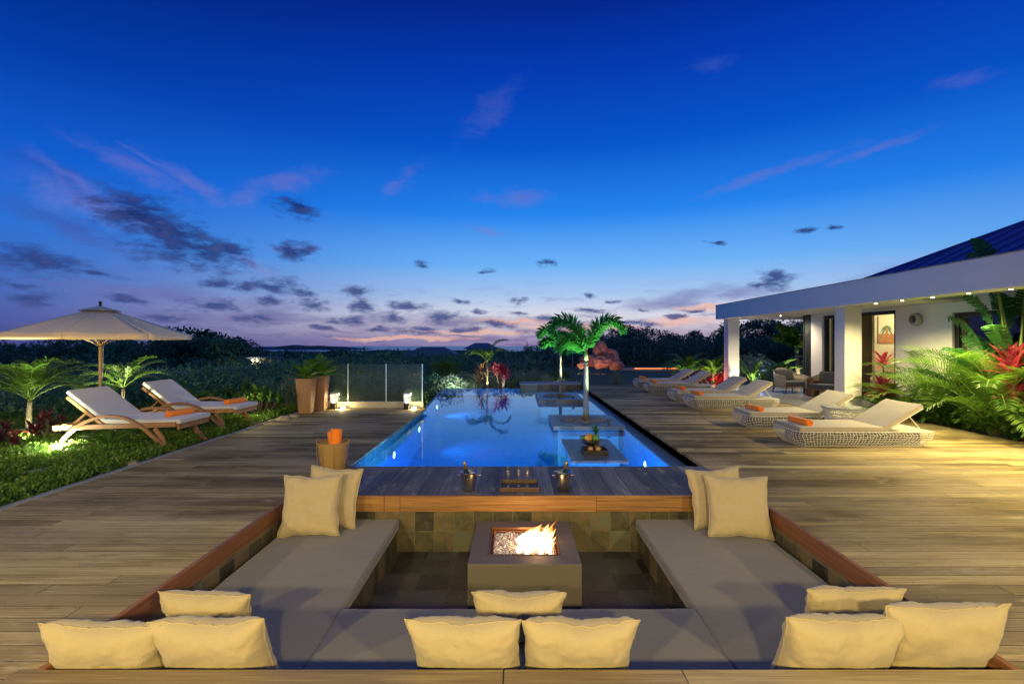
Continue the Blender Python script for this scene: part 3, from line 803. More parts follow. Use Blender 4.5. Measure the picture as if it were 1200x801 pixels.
for k, (lab, x0, x1, y0, y1) in enumerate(seats):
    t = thing('bench_mattress', lab, 'mattress', ((x0 + x1) / 2, (y0 + y1) / 2, ZB - .095), group='taupe mattresses on the pit benches')
    dx, dy = (x1 - x0) / 2, (y1 - y0) / 2
    softbox('cushion', -dx, dx, -dy, dy, 0, .095, M['bench'], t, r=.022, sag=.006, seed=k)
    pm = MB(); piping(pm, -dx - .001, dx + .001, -dy - .001, dy + .001, .078, .005); piping(pm, -dx - .001, dx + .001, -dy - .001, dy + .001, .014, .005)
    pm.build('piping', M['bench'], t, smooth=True)

# fire table
FT = Vector((.076, 4.34, ZF)); ft = thing('fire_table', 'low square brown concrete gas fire table burning in the middle of the sunken lounge', 'fire table', FT)
hh = .384; s_ = .468; hx, hy = .305, .295
b = MB()
o_ = [(-s_, -s_), (s_, -s_), (s_, s_), (-s_, s_)]; i_ = [(-hx, -hy), (hx, -hy), (hx, hy), (-hx, hy)]
vs = [(x, y, hh) for x, y in o_] + [(x, y, hh) for x, y in i_] + [(x, y, 0) for x, y in o_] + [(x, y, hh - .07) for x, y in i_]
fs = [(k, (k + 1) % 4, 4 + (k + 1) % 4, 4 + k) for k in range(4)] + [(8 + k, 8 + (k + 1) % 4, (k + 1) % 4, k) for k in range(4)] + [(4 + k, 4 + (k + 1) % 4, 12 + (k + 1) % 4, 12 + k) for k in range(4)] + [(12, 13, 14, 15)]
b.add(vs, fs); b.build('body', M['concrete'], ft, bevel=.006)
b = MB()
for (x0, x1, y0, y1) in ((-hx, hx, -hy, -hy + .008), (-hx, hx, hy - .008, hy), (-hx, -hx + .008, -hy + .008, hy - .008), (hx - .008, hx, -hy + .008, hy - .008)):
    b.box(x0 + .003, x1 - .003, y0 + .003, y1 - .003, hh - .066, hh + .004)
for (x0, x1, y0, y1) in ((-hx + .028, hx - .028, -hy + .028, -hy + .034), (-hx + .028, hx - .028, hy - .034, hy - .028), (-hx + .028, -hx + .034, -hy + .034, hy - .034), (hx - .034, hx - .028, -hy + .034, hy - .034)):
    b.box(x0, x1, y0, y1, hh - .066, hh - .022)
b.build('burner_tray', M['copper'], ft)
b = MB(); random.seed(3)
for i in range(3600):
    x = random.uniform(-hx + .036, hx - .036); y = random.uniform(-hy + .036, hy - .036); r = random.uniform(.005, .011)
    z = hh - .052 + random.uniform(0, .018)
    q = [Vector((random.uniform(.6, 1.3) * dx, random.uniform(.6, 1.3) * dy, random.uniform(.6, 1.3) * dz)) * r + Vector((x, y, z)) for dx, dy, dz in ((1, 0, 0), (-1, 0, 0), (0, 1, 0), (0, -1, 0), (0, 0, 1), (0, 0, -1))]
    b.add(q, [(0, 2, 4), (2, 1, 4), (1, 3, 4), (3, 0, 4), (2, 0, 5), (1, 2, 5), (3, 1, 5), (0, 3, 5)])
mt, g = newmat('crushed fire glass')
wn = g.node('ShaderNodeTexNoise', ins={'Vector': opos(g), 'Scale': 60.0})
principled(g, Base_Color=g.ramp(wn.outputs[0], [(.35, (.25, .24, .34)), (.5, (.55, .52, .58)), (.65, (.75, .66, .55))]), Roughness=.12, Specular_IOR_Level=.9)
tag(b.build('fire_glass', mt, ft), kind='stuff')
# flames
mt, g = newmat('gas flame')
lw_ = g.node('ShaderNodeLayerWeight', ins={'Blend': .45})
gz = g.sep(g.node('ShaderNodeTexCoord').outputs['Object'])[2]
hgt = g.smooth(gz, hh - .03, hh + .15)
fc = g.ramp(hgt, [(0, (1, .62, .28)), (.35, (1, .50, .14)), (.75, (1, .30, .05)), (1, (1, .16, .02))])
em = g.node('ShaderNodeEmission', ins={'Color': fc, 'Strength': g.smooth(gz, hh - .04, hh + .17, 9.0, 1.6)})
tp = g.node('ShaderNodeBsdfTransparent')
al = g.m('MULTIPLY', g.smooth(lw_.outputs['Facing'], .92, .15), g.smooth(gz, hh + .19, hh + .0, .15, .75))
mx = g.node('ShaderNodeMixShader', ins={0: al, 1: tp.outputs[0], 2: em.outputs[0]}); g.l.new(mx.outputs[0], g.out.inputs[0])
random.seed(12); b = MB()
for i in range(66):
    x = random.uniform(-.05, hx - .07); y = random.uniform(-hy + .08, hy - .10)
    tall = random.uniform(.03, .09) * (.45 + 1.3 * (x + .1) / .3); r = random.uniform(.011, .026); ph = random.uniform(0, 6); lean = random.uniform(.02, .10)
    pts = []; rad = []
    for k in range(11):
        t = k / 10
        pts.append((x + lean * t * t + .009 * math.sin(ph + t * 6), y + .010 * math.sin(ph * 2 + t * 5), hh - .045 + tall * 1.25 * t))
        rad.append(max(.0006, r * (math.sin(PI * min(1, t * .72 + .28)) ** 1.3)))
    b.tube(pts, rad, 8, flat=.8)
b.build('flame', mt, ft, smooth=True)
light('fire_glow', 'POINT', FT + Vector((.11, -.03, hh + .06)), 7, (1, .50, .18), rad=.05)

# ================================================================== pillows
def pillow(label, w, h, th, loc, tilt, rz, seed=0, slump=0.0, chop=0.0, roll=0.0, group='sand coloured throw pillows'):
    """square scatter cushion standing on its lower edge; tilt leans its top away (+) or towards (-) y"""
    t = thing('throw_pillow', label, 'pillow', loc, rz, group)
    n = 34; b = MB(); idx = {}
    def P(i, j, side):
        u = -1 + 2 * i / n; v = -1 + 2 * j / n
        pin = 1 - .10 * (1 - abs(v) ** 2.0) * abs(u) ** 3; pin2 = 1 - .08 * (1 - abs(u) ** 2) * abs(v) ** 3
        x = u * w / 2 * pin; z = v * h / 2 * pin2
        e = max(0, (1 - u ** 4)) ** .62 * max(0, (1 - v ** 4)) ** .62
        y = th / 2 * e
        nz = noise.noise(Vector((u * 2.2 + seed * 3.7, v * 2.2, seed + side)))
        wr = noise.noise(Vector((u * 7 + seed, v * 2.4 + side * 3, seed * 1.7)))
        ed = 1 - e
        y *= 1 + .18 * nz
        fd2 = max(0, 1 - abs(noise.noise(Vector((u * 1.8 + seed * 2.2, v * 1.2 + seed, 2.0 + side)))) * 9)
        y -= .006 * fd2 * e
        y += (.014 * abs(wr) * (0.2 + ed) - .003) + .010 * abs(noise.noise(Vector((u * 5.5 + v * 1.5 + seed, v * .8, seed * 3.1)))) * max(0, v + .1) ** 1.2 - .008 * abs(noise.noise(Vector(((u - .9) * 4 + v * 3 + seed, v * .7 - u, seed * 1.1)))) * (1 - max(0, v)) * (1 if e > .02 else 0)
        y = max(y, 0) * side
        # gathers radiating from the corners and seams
        y += .013 * noise.noise(Vector((u * 9 + seed, v * 9, seed))) * min(1, e * 2) * (1 - e * .6)
        if chop and v > 0: z -= chop * h * v * math.exp(-(u / .42) ** 2) * .8; 
        z -= slump * h * max(0, v) * (.5 + .5 * noise.noise(Vector((u * 1.6, seed * 2.3, 0)))) 
        x += .012 * noise.noise(Vector((v * 3, seed, 9))) * abs(u)
        z += .012 * noise.noise(Vector((u * 3.2, seed * 1.3, 4))) * abs(v)
        bow = .02 * (v * v)
        return (x, y + bow * 0, z)
    for side in (-1, 1):
        for j in range(n + 1):
            for i in range(n + 1):
                edge = i in (0, n) or j in (0, n)
                key = (i, j, 0 if edge else side)
                if key not in idx: idx[key] = len(b.v); b.v.append(P(i, j, side))
        for j in range(n):
            for i in range(n):
                q = []
                for (a, c) in ((i, j), (i + 1, j), (i + 1, j + 1), (i, j + 1)):
                    q.append(idx[(a, c, 0 if (a in (0, n) or c in (0, n)) else side)])
                b.f.append(tuple(q if side < 0 else q[::-1])); b.mi.append(0)
    rot = Matrix.Rotation(-tilt, 3, 'X') @ Matrix.Rotation(roll, 3, 'Y')
    zmin = min((rot @ Vector(v)).z for v in b.v)
    b.v = [tuple(rot @ Vector(v) - Vector((0, 0, zmin))) for v in b.v]
    o = b.build('cover', M['pillow'], t, smooth=True)
    # seam piping
    bd = [(i, 0) for i in range(n)] + [(n, j) for j in range(n)] + [(n - i, n) for i in range(n)] + [(0, n - j) for j in range(n)]
    sm = MB(); sm.tube([b.v[idx[(i, j, 0)]] for i, j in bd], .0042, 5, closed=True); sm.build('seam', M['pillow'], t, smooth=True)
    return t
zs = ZB + .004
# near row, leaning back on the near edge of the pit
pillow('leftmost of the two pillows leaning on the near left corner edge, beside the deck boards', .585, .53, .19, (-2.09, 2.45, zs - .045), R(-20), R(2), 1, .10, .03, R(3))
pillow('right-hand pillow of the near left corner group, in front of the one lying back', .60, .54, .20, (-1.55, 2.48, zs - .045), R(-21), R(-1), 2, .08, .05, R(-2))
pillow('rear pillow of the near left corner group, behind the other two', .56, .36, .17, (-1.86, 2.88, zs), R(-16), R(-2), 3, .04, .02, R(1))
pillow('left pillow of the front pair at the middle of the near edge', .595, .535, .20, (-.255, 2.48, zs - .045), R(-20), R(-3), 4, .10, .03, R(-2))
pillow('right pillow of the front pair at the middle of the near edge', .60, .53, .20, (.325, 2.48, zs - .045), R(-20), R(2), 5, .07, .05, R(1))
pillow('crumpled pillow behind the middle pair, its folded top facing the fire table', .57, .36, .17, (.02, 2.90, zs), R(-16), 0, 6, .05, .10, 0)
pillow('left-hand front pillow of the near right corner group', .635, .545, .21, (1.665, 2.48, zs - .045), R(-20), R(2), 7, .06, .02, R(1))
pillow('rightmost pillow, in the near right corner of the pit', .60, .59, .21, (2.20, 2.50, zs - .045), R(-20), R(-2), 8, .02, .03, R(-2))
pillow('rear pillow of the near right corner group, partly hidden by two others', .60, .40, .17, (2.03, 2.88, zs), R(-16), R(1), 9, .04, .02, 0)
# far corners
pillow('upright front pillow in the far left corner of the sunken lounge', .575, .57, .18, (-1.965, 4.57, zs), R(17), R(2), 10, .0, .02, R(-1))
pillow('back pillow in the far left corner, half hidden by the one in front', .56, .575, .15, (-1.84, 4.78, zs), R(15), R(-6), 11, .0, .02, R(2))
pillow('upright front pillow in the far right corner of the sunken lounge', .60, .57, .18, (2.12, 4.52, zs), R(17), R(-4), 12, .0, .02, R(1))
pillow('back pillow in the far right corner, half hidden by the one in front', .56, .57, .15, (2.02, 4.76, zs), R(15), R(4), 13, .0, .02, R(-3))

# ================================================================== things on the bridge deck
def bucket(label, x, y, side):
    t = thing('wine_cooler', label, 'ice bucket', (x, y, 0), group='steel ice buckets on the bridge deck')
    b = MB(); b.lathe([(.0, .0), (.062, .0), (.066, .004), (.088, .19), (.096, .196), (.098, .203), (.092, .205), (.084, .196), (.060, .03), (0, .03)], seg=40)
    b.build('bucket', M['steel'], t, smooth=True, angle=40)
    for s in (-1, 1):
        b = MB(); b.tube([(s * .088, 0, .165), (s * .106, 0, .165)], .006, 8); blob(b, (s * .11, 0, .165), .013, 1, 2, 0); b.build('handle', M['chrome'], t, smooth=True)
    # bottle leaning out of it
    bt = thing('bottle', 'gold foiled champagne bottle leaning in the ' + ('left' if side < 0 else 'right') + ' ice bucket', 'bottle', (x, y, .035), group='champagne bottles in the ice buckets')
    ax = Vector((-.20 if side < 0 else .14, .10, 1)).normalized()
    b = MB(); b.lathe([(0, 0), (.036, .002), (.038, .02), (.038, .12), (.034, .15), (.018, .19), (.0145, .205)], (0, 0, 0), 20, axis=ax); b.build('glass_body', M['bottle'], bt, smooth=True)
    b = MB(); b.lathe([(.0165, .195), (.0155, .25), (.0185, .252), (.0185, .268), (.014, .275), (0, .277)], (0, 0, 0), 18, axis=ax); b.build('foil_neck', M['foil'], bt, smooth=True)
    ic = MB(); random.seed(5 + side)
    for k in range(22):
        a = random.uniform(0, 6.28); r = random.uniform(.02, .066); c = Vector((r * math.cos(a), r * math.sin(a), .155 + random.uniform(0, .025)))
        if abs(c.x - ax.x * .12) < .035 and abs(c.y) < .03: continue
        rr = Matrix.Rotation(random.uniform(0, 3), 3, 'X') @ Matrix.Rotation(random.uniform(0, 3), 3, 'Z'); h_ = .013
        ic.add([c + rr @ Vector((sx_ * h_, sy_ * h_, sz_ * h_)) for sx_, sy_, sz_ in ((-1, -1, -1), (1, -1, -1), (1, 1, -1), (-1, 1, -1), (-1, -1, 1), (1, -1, 1), (1, 1, 1), (-1, 1, 1))], [(3, 2, 1, 0), (4, 5, 6, 7), (0, 1, 5, 4), (1, 2, 6, 5), (2, 3, 7, 6), (3, 0, 4, 7)])
    tag(ic.build('ice', glassmat('ice', tint=(.9, .95, .97), body=.35, bodycol=(.8, .85, .9)), None, loc=(x, y, 0)), 'ice cubes in the ' + ('left' if side < 0 else 'right') + ' steel bucket', 'ice', kind='stuff')
bucket('brushed steel ice bucket with ball handles, left of the flute glasses', -.50, 5.10, -1)
bucket('brushed steel ice bucket with ball handles, right of the flute glasses', .515, 5.10, 1)
t = thing('serving_tray', 'small brown serving tray holding three flute glasses on the bridge deck', 'tray', (.045, 5.20, 0))
b = MB(); b.box(-.21, .21, -.15, .15, .004, .012); b.build('base', M['black'], t)
b = MB()
for (x0, x1, y0, y1) in ((-.21, .21, -.155, -.143), (-.21, .21, .143, .155), (-.21, -.2, -.143, .143), (.2, .21, -.143, .143)): b.box(x0, x1, y0, y1, .0, .048)
b.build('rim', M['walnut'], t, bevel=.003)
for k, (dx, dy, lab) in enumerate(((-.125, .0, 'left flute glass standing on the brown tray'), (-.01, .01, 'middle flute glass standing on the brown tray'), (.085, .0, 'right flute glass standing on the brown tray'))):
    fl_ = thing('champagne_flute', lab, 'glass', (.045 + dx, 5.2 + dy, .013), group='flute glasses on the tray')
    b = MB(); b.lathe([(0, .001), (.031, .001), (.032, .003), (.006, .007), (.0035, .012), (.0035, .075), (.006, .082)], seg=24); b.build('stem', M['clearglass'], fl_, smooth=True)
    b = MB(); b.lathe([(.003, .080), (.016, .095), (.023, .125), (.0245, .16), (.0225, .215), (.0215, .215), (.0232, .16), (.0215, .126), (.014, .098), (0, .086)], seg=28); b.build('bowl', M['clearglass'], fl_, smooth=True)

# towel basket
mt, g = newmat('honey wicker'); o_ = g.sep(opos(g)); ang = g.m('ARCTAN2', o_[1], o_[0])
w1 = g.m('SINE', g.m('MULTIPLY', o_[2], 520.0)); w2 = g.m('SINE', g.m('MULTIPLY', ang, 46.0))
wv = g.m('MULTIPLY', w1, w2)
col = g.mix(g.m('MULTIPLY_ADD', wv, .35, .5, clamp=True), (.30, .16, .045), (.74, .48, .16))
principled(g, Base_Color=g.mix(g.noise(opos(g), 12, 4), col, (.48, .29, .09)), Roughness=.6, Normal=bump(g, wv, .7, .006))
bx, by = at(388.5, 552)[0], 5.92
t = thing('towel_basket', 'round honey coloured wicker basket on the deck corner by the pool', 'basket', (bx, by, 0))
b = MB(); b.lathe([(0, .004), (.125, .0), (.145, .02), (.168, .15), (.185, .30), (.196, .345), (.184, .345), (.172, .30), (.155, .15), (.13, .04), (0, .03)], seg=40)
b.build('bowl', mt, t, smooth=True)
b = MB()
b.tube([(.191 * math.cos(a * PI / 18), .191 * math.sin(a * PI / 18), .350) for a in range(36)], .011, 6, closed=True); b.build('rim', mt, t, smooth=True)
for s in (-1, 1):
    b = MB(); b.tube([(s * .19, -.05, .34), (s * .20, -.035, .375), (s * .20, .035, .375), (s * .19, .05, .34)], .008, 6); b.build('handle', mt, t, smooth=True)
for k in range(4):
    b = MB(); a = -PI / 2 + (k - 1.5) * .75
    b.tube([(.176 * math.cos(a), .176 * math.sin(a), .06 + .0), (.192 * math.cos(a), .192 * math.sin(a), .2), (.2 * math.cos(a), .2 * math.sin(a), .33)], .004, 5); b.build('binding', mt, t, smooth=True)

def towel(label, loc, axis, L=.40, r=.062, group=None, oval=.85):
    """rolled towel: outer roll with a spiral of edges at both ends"""
    t = thing('rolled_towel', label, 'towel', loc, group=group)
    ax = Vector(axis).normalized(); s = ax.cross(Vector((0, 0, 1)))
    s = s.normalized() if s.length > .01 else Vector((1, 0, 0)); u = s.cross(ax).normalized()
    b = MB(); N = 90; turns = 3.4; M_ = 9; ring = []
    for j in range(M_ + 1):
        x = (j / M_ - .5) * L
        row = []
        for i in range(N + 1):
            q = i / N; a = q * turns * 2 * PI; rr = r * (.12 + .88 * q)
            rr *= 1 + .03 * noise.noise(Vector((a * .7, x * 9, loc[0] * 7))) * (1 if q > .7 else .2)
            ex = (.010 * math.sin(q * 15 + loc[1]) if j in (0, M_) else 0) * (1 if j else -1)
            row.append(ax * (x + ex) + s * rr * math.cos(a) + u * (rr * math.sin(a) * oval + r * oval))
        ring.append(row)
    vs = [p for row in ring for p in row]; fs = [(j * (N + 1) + i, j * (N + 1) + i + 1, (j + 1) * (N + 1) + i + 1, (j + 1) * (N + 1) + i) for j in range(M_) for i in range(N)]
    b.add(vs, fs)
    o = b.build('terry_roll', M['towel'], t, smooth=True)
    so = o.modifiers.new('thickness', 'SOLIDIFY'); so.thickness = .009; so.offset = -1
    return t
towel('left orange towel roll standing up out of the wicker basket', (bx - .055, by - .01, .12), (-.12, 0, 1), .36, .066, group='towel rolls standing in the basket', oval=1).location.z = .30
towel('right orange towel roll standing up out of the wicker basket', (bx + .075, by + .01, .12), (.05, .1, 1), .36, .064, group='towel rolls standing in the basket', oval=1).location.z = .325
# ================================================================== pool
WZ = -.10
pb = MB()
X0n, X0g, X0f = -2.13, -2.22, -2.60      # left pool side: at the bridge, at the glass screen, at the far end
YN, YG, YF = 6.07, 11.45, 17.3; XR = 2.09
zb = -1.25; zf = -.42
def vface(a, b_, z0, z1, mb): mb.quad((a[0], a[1], z0), (b_[0], b_[1], z0), (b_[0], b_[1], z1), (a[0], a[1], z1))
fl = MB(); fl.add([(X0n, YN, zb), (XR, YN, zb), (XR, YG, -.8), (X0g, YG, -.8), (XR, YF, zf), (X0f, YF, zf)], [(0, 1, 2, 3), (3, 2, 4, 5)])
for (a, b_) in (((X0n, YN), (XR, YN)), ((XR, YF), (X0f, YF)), ((X0f, YF), (X0g, YG))): vface(a, b_, zb, WZ - .004, fl)
struct('pool_basin', fl, M['pooltile'])
sd = MB()
for (a, b_, zt) in (((X0g, YG), (X0n, YN), -.045), ((XR, YN), (XR, YF), WZ - .003)): vface(a, b_, zb, zt, sd)
struct('pool_side', sd, M['pooltile_side'])
se = MB(); vface((X0g + .003, YG), (X0n + .003, YN), -.36, -.046, se); struct('pool_side_trim', se, M['pooledge'])
rimw = MB()
rimw.box(XR + .002, XR + .06, YN + .02, YF + .05, -.4, WZ - .012); rimw.box(XR + .06, 2.418, YN + .02, YF + .2, -.4, -.15)
struct('gutter', rimw, M['gutter'])
# outer infinity walls
iw = MB()
iw.add([(X0f, YF + .002, WZ - .004), (2.42, YF + .002, WZ - .004), (2.42, YF + .12, -.16), (X0f - .12, YF + .12, -.16), (X0f - .12, YF + .12, -1.6), (2.42, YF + .12, -1.6)], [(0, 1, 2, 3), (3, 2, 5, 4)])
iw.add([(X0g - .002, YG, WZ - .004), (X0f - .002, YF, WZ - .004), (X0f - .12, YF + .12, -.16), (X0g - .12, YG, -.16), (X0g - .12, YG, -1.6), (X0f - .12, YF + .12, -1.6)], [(0, 1, 2, 3), (3, 2, 5, 4)])
struct('pool_overflow_wall', iw, M['gutter'])
ww = MB(); ww.add([(X0n, YN, WZ), (XR + .03, YN, WZ), (XR + .03, YF, WZ), (X0f, YF, WZ), (X0g, YG, WZ)], [(0, 1, 2, 3, 4)])
mt, g = newmat('pool water')
w_ = wpos(g)
hgt_ = g.m('ADD', g.noise(g.v('MULTIPLY', w_, (1, 1, 1)), 1.1, 2, .5), g.m('MULTIPLY', g.noise(w_, 5.0, 2, .5), .12))
nrm = bump(g, hgt_, .06, .06)
gl = g.node('ShaderNodeBsdfGlossy', ins={'Color': (1, 1, 1, 1), 'Roughness': .03, 'Normal': nrm})
tp = g.node('ShaderNodeBsdfTransparent', ins={'Color': (.55, .86, 1, 1)})
fr = g.node('ShaderNodeFresnel', ins={'IOR': 1.5, 'Normal': nrm})
mx = g.node('ShaderNodeMixShader', ins={0: fr.outputs[0], 1: tp.outputs[0], 2: gl.outputs[0]}); g.l.new(mx.outputs[0], g.out.inputs[0])
struct('water', ww, mt)

# planted islands
def island(label, x0, x1, y0, y1, zt, h):
    t = thing('pool_platform', label, 'platform', ((x0 + x1) / 2, (y0 + y1) / 2, 0))
    dx, dy = (x1 - x0) / 2, (y1 - y0) / 2
    b = MB(); b.box(-dx, dx, -dy, dy, zt - h, zt); b.build('slab', M['island'], t, bevel=.006)
    b = MB(); b.box(-dx + .10, dx - .10, -dy + .10, dy - .10, -1.24, zt - h - .001); b.build('base', M['gutter'], t)
    b = MB(); n_ = int((x1 - x0) / .28)
    for i in range(n_):
        a = -dx + 2 * dx * i / n_; b.box(a + .002, a + 2 * dx / n_ - .002, -dy - .012, -dy - .001, zt - h + .002, zt - .006)
    if h > .05: b.build('edging', M['island_side'], t)
    return t
island('bare dark stone platform nearest the bridge, carrying the fruit', .77, 1.56, 6.52, 7.98, -.035, .045)
i2 = island('dark stone platform with the taller palm, behind the fruit platform', .72, 2.085, 9.02, 10.38, .0, .085)
i3 = island('farthest dark stone platform, with the thinner palm', .63, 1.90, 13.05, 15.0, .0, .10)
def pebbles(name, label, cx, cy, rx, ry, n, z):
    b = MB(); random.seed(n)
    for i in range(n):
        a = random.uniform(0, 6.28); r = math.sqrt(random.random())
        blob(b, (cx + rx * r * math.cos(a), cy + ry * r * math.sin(a), z + .008), random.uniform(.014, .034), i, 1, .3, (1.2, .9, .55))
    tag(b.build(name, M['pebble'], smooth=True), label, 'pebbles', kind='stuff')
pebbles('pebbles', 'grey pebbles round the foot of the taller pool palm', 1.38, 9.68, .44, .42, 330, .0)
pebbles('pebbles', 'grey pebbles on the far pool platform', 1.22, 13.9, .42, .55, 220, .0)

def uplight(label, loc, target, power, col, angle=70, lens='lamp_cool', size=.03, name='spotlight'):
    t = thing(name, label, 'spotlight', loc)
    d = (Vector(target) - Vector(loc)).normalized()
    b = MB(); b.lathe([(0, -.05), (size, -.05), (size, .018), (size * .86, .018), (size * .86, .006), (0, .006)], Vector((0, 0, .05)), 16, axis=d)
    b.tube([(0, 0, -.0), (0, 0, .05)], .008, 6); b.build('housing', M['black'], t, smooth=True, angle=40)
    b = MB(); b.lathe([(0, .009), (size * .84, .008), (0, .014)], Vector((0, 0, .05)), 16, axis=d); b.build('lens', M[lens], t, smooth=True)
    o = light('lamp', 'SPOT', Vector((0, 0, .05)) + d * .03, power, col, t, None, angle, .6, .02)
    o.rotation_euler = d.to_track_quat('-Z', 'Y').to_euler()
    return t
# foxtail palms on the islands: a few thick bottle-brush fronds
palm_tree('foxtail_palm', 'taller foxtail palm lit green on the middle pool platform', (1.43, 9.62, 0), 1.22, (-.0, 0), .050, 4, 1.05, .23, around=True, n=70, leaf='leaf_fox', lw=.032, crownshaft=True, seed=3,
          azs=[(R(176), 1.34, 1.30, 3.5), (R(6), 1.26, 1.28, 3.1), (R(140), .6, .62, 2.2), (R(200), .75, .80, 2.6)])
palm_tree('foxtail_palm', 'thinner foxtail palm on the farthest pool platform, left of the taller one', (1.30, 13.7, 0), 1.30, (.0, 0), .037, 4, 1.0, .25, around=True, n=60, leaf='leaf_fox', lw=.038, crownshaft=True, seed=4,
          azs=[(R(185), 1.2, 1.02, 3.4), (R(160), .6, .66, 2.4), (R(60), 1.3, .60, 3.0), (R(5), .9, .72, 3.0)])
uplight('bright cool spotlight among the pebbles, right of the taller palm trunk', (1.83, 9.30, .01), (1.50, 9.64, 1.95), 700, (.78, 1, .72), 58)
uplight('bright cool spotlight among the pebbles at the thinner palm', (1.62, 13.30, .01), (1.30, 13.75, 1.9), 700, (.80, 1, .72), 58)

# fruit
t = thing('fruit_tray', 'black square tray on the nearest stone platform', 'tray', (1.17, 7.02, -.032))
b = MB(); b.box(-.175, .175, -.15, .15, .0, .012); b.build('base', M['black'], t)
b = MB()
for q in ((-.18, .18, -.156, -.145), (-.18, .18, .145, .156), (-.18, -.17, -.145, .145), (.17, .18, -.145, .145)): b.box(*q, .0, .055)
b.build('rim', M['black'], t, bevel=.003)
fb = thing('fruit_bowl', 'black footed bowl heaped with tropical fruit, at the back of the tray', 'bowl', (1.12, 7.08, -.018))
b = MB(); b.lathe([(0, .0), (.06, .0), (.05, .012), (.022, .03), (.022, .06), (.08, .085), (.135, .13), (.15, .165), (.144, .165), (.125, .13), (.07, .095), (0, .088)], seg=32); b.build('dish', M['black'], fb, smooth=True)
def fruit(name, label, c, r, col, sq=(1, 1, 1), seed=1):
    m_ = simple(name + ' skin ' + label[:12], col, .4, var=.2, scale=20, bmp=.15)
    b = MB(); blob(b, (0, 0, 0), r, seed, 3, .12, sq); o = b.build(name, m_, smooth=True, loc=c); tag(o, label, 'fruit'); return o
fruit('orange', 'large orange yellow fruit at the left of the black bowl', (1.08, 7.03, .175), .055, (.62, .28, .03), seed=2)
fruit('green_fruit', 'round green fruit at the right of the black bowl', (1.19, 7.04, .17), .058, (.12, .26, .03), (1, 1, .9), 3)
fruit('mango', 'yellow green mango behind the orange fruit in the bowl', (1.12, 7.13, .18), .052, (.42, .34, .05), (1.2, 1, .9), 4)
fruit('papaya', 'dark green fruit lying over the left rim of the bowl', (1.02, 7.08, .165), .048, (.06, .12, .03), (1.3, .9, .9), 5)
for k, (x, y) in enumerate(((1.105, 6.98), (1.215, 6.98))):
    gt = thing('gilded_fruit', ('left' if k == 0 else 'right') + ' golden round fruit with a split crown at the front of the tray', 'fruit', (x, y, .022))
    b = MB(); blob(b, (0, 0, 0), .042, 5 + k, 3, .1); b.build('skin', simple('golden skin %d' % k, (.50, .30, .12), .35, .25, var=.3, scale=30), gt, smooth=True)
    b = MB()
    for a in range(6): strap(b, (0, 0, .03), a * 1.05, 1.1, .035, .014, -.3, 3)
    b.build('calyx', M['leaf_wine'], gt)
pa = thing('pineapple', 'pineapple with a tall spiky green crown standing behind the bowl', 'pineapple', (1.21, 7.16, .0))
mtp, g = newmat('pineapple skin'); vo = g.node('ShaderNodeTexVoronoi', ins={'Vector': opos(g), 'Scale': 48.0})
principled(g, Base_Color=g.ramp(vo.outputs[0], [(.0, (.42, .30, .06)), (.5, (.22, .17, .04)), (.8, (.07, .07, .02))]), Roughness=.6, Normal=bump(g, vo.outputs[0], -.9, .01))
b = MB(); b.lathe([(0, 0), (.04, .005), (.062, .05), (.066, .11), (.055, .17), (.03, .20), (0, .205)], seg=24); b.build('body', mtp, pa, smooth=True)
b = MB()
for k in range(26): strap(b, (0, 0, .19 + .002 * k), k * 2.4, .5 + .04 * k, .16 - .0015 * k, .02, .5 - .03 * k, 4)
b.build('crown', M['leaf_bush'], pa)

# end platform, right far
t = thing('stone_ledge', 'low slate ledge with a pale top at the far right end of the pool', 'ledge', (1.32, 17.15, 0))
b = MB(); b.box(-1.15, 1.06, .0, .9, -.35, .045); b.build('base', M['slate_back'], t)
b = MB(); b.box(-1.18, 1.065, -.03, .93, .0455, .085); b.build('coping', M['kerb'], t, bevel=.006)

# underwater lamps
for k, (x, y, px_, lab) in enumerate(((1.98, 7.55, -1, 'nearest underwater lamp in the right pool wall'), (1.98, 11.4, -1, 'middle underwater lamp in the right pool wall'), (1.98, 15.9, -1, 'farthest underwater lamp in the right pool wall'),
                                      (-2.05, 8.2, 1, 'nearer underwater lamp in the left pool wall'), (-2.1, 10.6, 1, 'underwater lamp in the left pool wall near the glass screen'), (-2.3, 14.2, 1, 'underwater lamp in the left overflow wall'))):
    t = thing('pool_lamp', lab, 'pool lamp', (x + (.105 if px_ < 0 else -.07), y, -.36), group='underwater lamps')
    ax = (px_, 0, 0)
    b = MB(); b.lathe([(0, 0), (.075, 0), (.075, .02), (.06, .025), (.058, .02), (0, .02)], axis=ax, seg=20); b.build('bezel', M['chrome'], t, smooth=True, angle=40)
    b = MB(); b.lathe([(0, .026), (.056, .024), (0, .03)], axis=ax, seg=20); b.build('lens', emit('pool lamp lens %d' % k, (.6, .95, 1), 14), t)
    o = light('lamp', 'SPOT', (px_ * .05, 0, 0), (200 if k == 0 else 130), (.25, .62, 1), t, None, 118, 1, .05); o.rotation_euler = Vector((px_, 0, .10)).to_track_quat('-Z', 'Y').to_euler()

light('pool_fill_light', 'AREA', (0, 6.12, -.80), 430, (.10, .46, 1)).rotation_euler = (R(76), 0, 0)  # unseen area light added under the bridge to light the water evenly
bl = bpy.data.objects['pool_fill_light'].data; bl.shape = 'RECTANGLE'; bl.size = 4.0; bl.size_y = .12
